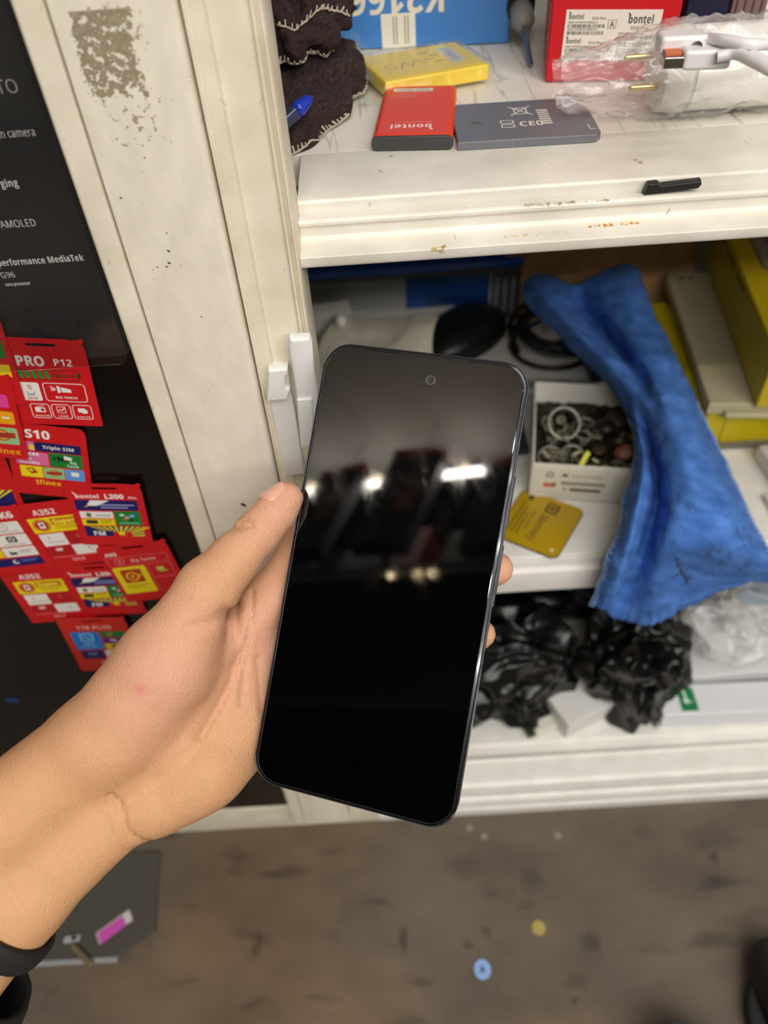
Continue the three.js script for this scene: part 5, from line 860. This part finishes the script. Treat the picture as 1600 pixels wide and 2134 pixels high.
  for (let k = 1; k < NZ - 1; k++) for (let j = 1; j < NY - 1; j++) for (let i = 1; i < NX - 1; i++) {
    const at = (k * NY + j) * NX + i, v = val[at] < 0;
    if (v !== val[at + SX] < 0) quad(id[at - SY - SZ], id[at - SZ], id[at], id[at - SY], !v);
    if (v !== val[at + SY] < 0) quad(id[at - SX - SZ], id[at - SX], id[at], id[at - SZ], !v);
    if (v !== val[at + SZ] < 0) quad(id[at - SX - SY], id[at - SY], id[at], id[at - SX], !v);
  }
  const g = new THREE.BufferGeometry(); g.setAttribute('position', new THREE.Float32BufferAttribute(pos, 3)); g.setIndex(idx);
  const nor = [], col = [], uv = [], e = 0.0008, spot = V3([-0.0884, 0.4279, -0.1375]), pinkAt = [V3([-0.082, 0.4305, -0.1424]), V3([-0.0498, 0.4099, -0.1677]), V3([0.0365, 0.4312, -0.1769]), V3([-0.0378, 0.454, -0.1995])];
  for (let i = 0; i < pos.length; i += 3) {
    const [x, y, z] = [pos[i], pos[i + 1], pos[i + 2]];
    const N = new THREE.Vector3(field(x + e, y, z) - field(x - e, y, z), field(x, y + e, z) - field(x, y - e, z), field(x, y, z + e) - field(x, y, z - e)).normalize(); nor.push(N.x, N.y, N.z);
    const P = new THREE.Vector3(x, y, z); let pk = 0; for (const q of pinkAt) pk = Math.max(pk, Math.exp(-((P.distanceTo(q) / 0.03) ** 2)));
    const m = fbm(x * 70, y * 70, z * 70, 3) * 0.5 + fbm(x * 300, y * 300, z * 300, 2) * 0.35, red = Math.exp(-((P.distanceTo(spot) / 0.0022) ** 2)), k = 1 + m * 0.16;
    col.push((0.63 + pk * 0.05) * k, (0.345 + pk * 0.012 - red * 0.12) * k * (1 - Math.max(0, m) * 0.06), (0.175 + pk * 0.06 - red * 0.02) * k);
    const q = flat([x, y, z]); uv.push(q[0] / 0.04, q[1] / 0.04);
  }
  g.setAttribute('normal', new THREE.Float32BufferAttribute(nor, 3)); g.setAttribute('color', new THREE.Float32BufferAttribute(col, 3)); g.setAttribute('uv', new THREE.Float32BufferAttribute(uv, 2));
  const pores = dataTex(512, 512, (u, v) => { const s = 6.283; const x = Math.cos(u * s) * 6, y = Math.sin(u * s) * 6, a = fbm(x * 2.4 + v * 40, y * 2.4, v * 34, 3) + ridge(x * 1.6, y * 1.6 + v * 26, v * 22, 2) * 0.5; const k = 120 + a * 110; return [k, k, k]; }, false);
  const skin = phys(0xffffff, 0.5, { vertexColors: true, bumpMap: pores, bumpScale: 0.0005, specularIntensity: 0.6, sheen: 0.15, sheenRoughness: 0.5, sheenColor: new THREE.Color(0xd88a66) });
  const person = tag(mesh('person', g, skin), 'bare forearm and hand holding the phone from the left, wearing a black wristband and sleeve', 'person');
  // thumb nail laid on the skin
  {
    const c = V3([-0.04, 0.4536, -0.2006]), out = V3([-0.5186, 0.8211, 0.2384]), ax = V3([-0.0362, 0.4565, -0.2036]).sub(V3([-0.0453, 0.4498, -0.1965])).normalize(); ax.addScaledVector(out, -ax.dot(out)).normalize();
    const side = out.clone().cross(ax).normalize(), U = 14, Vn = 18, top = [], ind = [], p = [];
    for (let j = 0; j <= Vn; j++) for (let i = 0; i <= U; i++) {
      const a = i / U * 2 - 1, b = j / Vn * 2 - 1, w = 0.0052 * Math.sqrt(Math.max(0.02, 1 - Math.abs(b) ** 4.5)), q = c.clone().addScaledVector(side, a * w).addScaledVector(ax, b * 0.0056).addScaledVector(out, 0.012);
      q.addScaledVector(out, -0.006); const G = new THREE.Vector3();
      for (let s = 0; s < 14; s++) { const d = raw(q.x, q.y, q.z), e = 0.0004; G.set(raw(q.x + e, q.y, q.z) - raw(q.x - e, q.y, q.z), raw(q.x, q.y + e, q.z) - raw(q.x, q.y - e, q.z), raw(q.x, q.y, q.z + e) - raw(q.x, q.y, q.z - e)).normalize(); q.addScaledVector(G, -d); }
      top.push(q.clone().addScaledVector(G, 0.0007 - 0.0005 * a * a * a * a));
    }
    top.forEach((q) => p.push(q.x, q.y, q.z)); top.forEach((q) => p.push(q.x - out.x * 0.0008, q.y - out.y * 0.0008, q.z - out.z * 0.0008)); const W = U + 1, N = top.length;
    for (let j = 0; j < Vn; j++) for (let i = 0; i < U; i++) { const k = j * W + i; ind.push(k, k + 1, k + W + 1, k, k + W + 1, k + W, N + k, N + k + W + 1, N + k + 1, N + k, N + k + W, N + k + W + 1); }
    for (let j = 0; j < Vn; j++) { const a = j * W, b = a + U; ind.push(a, a + W, a + W + N, a, a + W + N, a + N, b, b + W + N, b + W, b, b + N, b + W + N); }
    const ng = new THREE.BufferGeometry(); ng.setAttribute('position', new THREE.Float32BufferAttribute(p, 3)); ng.setIndex(ind); ng.computeVertexNormals();
    mesh('thumbnail', ng, phys(0xe2a894, 0.25, { clearcoat: 0.4, clearcoatRoughness: 0.2 }), person).userData.label = 'pink thumbnail';
  }
  // wristband and sleeve follow the arm
  const A0 = V3([-0.1578, 0.3668, -0.0948]), axis = V3([-0.196, 0.3427, -0.0588]).sub(V3([-0.1528, 0.3669, -0.095])).normalize(), n1 = V3([0.6765, -0.5147, 0.5267]); n1.addScaledVector(axis, -n1.dot(axis)).normalize(); const n2 = axis.clone().cross(n1).normalize();
  const reach = (s, a) => { const c = A0.clone().addScaledVector(axis, s), d = n1.clone().multiplyScalar(Math.cos(a)).addScaledVector(n2, Math.sin(a)); let r = 0.05; if (raw(c.x, c.y, c.z) > -0.004) return { c, d, r: 0.022 }; for (let i = 0; i < 60; i++) { const q = c.clone().addScaledVector(d, r), f = raw(q.x, q.y, q.z); if (f < 0.0001) break; r -= f * 0.7; } return { c, d, r }; };
  const ring = (profile, M, wob) => {      // profile: [offset along the arm, height above the skin]
    const p = [], ind = [], K = profile.length;
    for (let j = 0; j < M; j++) for (const [s, t] of profile) { const a = j / M * Math.PI * 2, { c, d, r } = reach(s, a), q = c.clone().addScaledVector(d, r + t + (wob ? wob(s, a, t) : 0)); p.push(q.x, q.y, q.z); }
    for (let j = 0; j < M; j++) for (let i = 0; i < K; i++) { const a = j * K + i, b = j * K + (i + 1) % K, c = ((j + 1) % M) * K + i, d = ((j + 1) % M) * K + (i + 1) % K; ind.push(a, c, b, b, c, d); }
    const q = new THREE.BufferGeometry(); q.setAttribute('position', new THREE.Float32BufferAttribute(p, 3)); q.setIndex(ind); q.computeVertexNormals(); return q;
  };
  mesh('wristband', ring([[-0.0052, 0.0002], [-0.0052, 0.0016], [-0.0044, 0.0028], [-0.002, 0.0033], [0.002, 0.0033], [0.0044, 0.0028], [0.0052, 0.0016], [0.0052, 0.0002]], 90), std(0x1b1719, 0.75), person).userData.label = 'black fabric wristband';
  const prof = []; for (let i = 0; i <= 24; i++) prof.push([0.0175 + i * 0.003, 0.008 + 0.006 * Math.min(1, i / 10)]); for (let i = 24; i >= 0; i--) prof.push([0.0175 + i * 0.003, 0.006 + 0.006 * Math.min(1, i / 10)]);
  mesh('sleeve', ring(prof, 90, (s, a) => 0.0035 * fbm(s * 60, Math.cos(a) * 2.2, Math.sin(a) * 2.2, 3) + 0.002), std(0x18191b, 0.9), person).userData.label = 'black fabric sleeve';
}


// ------------------------------------------------------------------ the display opposite and the lamps, which the phone's glass mirrors
const darkBoard = std(0x2c2a28, 0.5), ledGlow = std(0x332a1c, 0.4, { emissive: 0xffe2b0, emissiveIntensity: LED_GLOW });
const rack = thing('display_rack', 'dark display rack with shelves on the wall opposite the cabinet', 'rack', [0, 0, 0]);
mesh('back_board', boxAt(-1.9, 1.7, 0.6, 2.7, 1.5, 1.53, 0.002), darkBoard, rack);
for (const y of [0.9, 1.45, 2.03, 2.6]) mesh('shelf', boxAt(-1.9, 1.7, y, y + 0.02, 1.15, 1.498, 0.002), darkBoard, rack);
for (const x of [-1.92, 1.72]) mesh('side', boxAt(x - 0.01, x + 0.01, 0, 2.7, 1.15, 1.53, 0.002), darkBoard, rack);
const strip = thing('light_strip', 'warm white row of small lamps under the top shelf of the rack', 'light', [-0.1, 2.595, 1.165]);
mesh('strip_base', box(3.1, 0.008, 0.02, 0.002), std(0xd8d4cc, 0.5), strip);
for (let i = 0; i < 76; i++) mesh('lamp_lens', new THREE.SphereGeometry(0.009, 10, 8).translate(-1.5 + i * 0.04, -0.009, 0), ledGlow, strip);
for (const x of [-1.56, -1.25, -0.88, -0.3, 0.4, 1.1]) mesh('bulb', new THREE.SphereGeometry(0.014, 14, 10).translate(x + 0.1, 2.578 - 2.595, 1.13 - 1.165), ledGlow, strip);
const strip2 = thing('light_strip', 'warm white row of small lamps under the second shelf of the rack', 'light', [-0.1, 2.025, 1.165]);
mesh('strip_base', box(3.1, 0.008, 0.02, 0.002), std(0xd8d4cc, 0.5), strip2);
for (const x of [-0.92, -0.82, -0.77, ...Array.from({ length: 45 }, (_, i) => -0.28 + i * 0.04)]) mesh('lamp_lens', new THREE.SphereGeometry(0.009, 10, 8).translate(x, -0.009, 0), ledGlow, strip2);
const strip3 = thing('light_strip', 'warm white row of small lamps under the third shelf of the rack', 'light', [0.6, 1.445, 1.165]);
mesh('strip_base', box(2.0, 0.008, 0.02, 0.002), std(0xd8d4cc, 0.5), strip3);
for (let i = 0; i < 48; i++) mesh('lamp_lens', new THREE.SphereGeometry(0.009, 10, 8).translate(-0.94 + i * 0.04, -0.009, 0), ledGlow, strip3);
const panel = thing('ceiling_light', 'square white ceiling light panel behind the viewer', 'light', [0.55, 2.75, 0.45]);
mesh('housing', box(1.16, 0.02, 0.56, 0.004), std(0xe6e6e6, 0.5), panel);
mesh('diffuser', box(1.1, 0.004, 0.5, 0.001).translate(0, -0.011, 0), std(0xeeeeee, 0.5, { emissive: 0xfff6ea, emissiveIntensity: PANEL_GLOW }), panel);
const cartonDark = std(0x1c2029, 0.5), cartonOrange = std(0xc25a26, 0.55), cartonTan = std(0x7a5230, 0.6);
for (const [x, y, z, w, h, turn, what] of [[-1.3, 2.17, 1.02, 0.19, 0.5, 0.1, 'narrowest'], [-1.0, 2.2, 1.02, 0.2, 0.56, -0.08, 'tallest'], [-0.56, 2.12, 1.02, 0.3, 0.46, 0.05, 'widest']]) {
  const c = thing('hanging_carton', 'dark carton with an orange rim hanging before the lamps, ' + what + ' of three', 'carton', [x, y, z], turn, 'cartons hung before the lamps');
  mesh('body', box(w, h * 0.9, 0.06, 0.004).translate(0, h * 0.05, 0), cartonDark, c);
  mesh('rim', box(w * 1.06, 0.045, 0.07, 0.004).translate(0, h * 0.5 + 0.023, 0), cartonOrange, c);
  mesh('window_card', box(w * 0.4, h * 0.4, 0.004, 0.001).translate(w * 0.2, h * 0.1, -0.032), cartonTan, c);
  mesh('hanger', capsule([0, h * 0.52, 0], [0, 2.76 - y, 0], 0.003), std(0x999999, 0.4), c);
}
{
  const R = rng(77);
  let x = -1.8, i = 0;
  const words = ['black', 'navy', 'charcoal', 'rust red', 'dark green', 'slate', 'brown', 'ink blue', 'plum', 'graphite', 'umber', 'teal'], cols = [0x15161a, 0x1a2440, 0x26272a, 0x6e2a1a, 0x1c3324, 0x3a4148, 0x4a3222, 0x14204a, 0x3a1f38, 0x2e3032, 0x54402c, 0x12393c];
  for (; i < 12; i++) {
    const w = 0.1 + R() * 0.08, h = 0.16 + R() * 0.18;
    tag(mesh('carton', box(w, h, 0.12, 0.003).translate(x + w / 2, 2.051 + h / 2, 1.3), std(cols[i], 0.5)), words[i] + ' carton standing on the rack opposite the cabinet', 'carton', 'cartons on the rack');
    x += w + 0.03 + R() * 0.1;
  }
}


renderer.render(scene, camera);
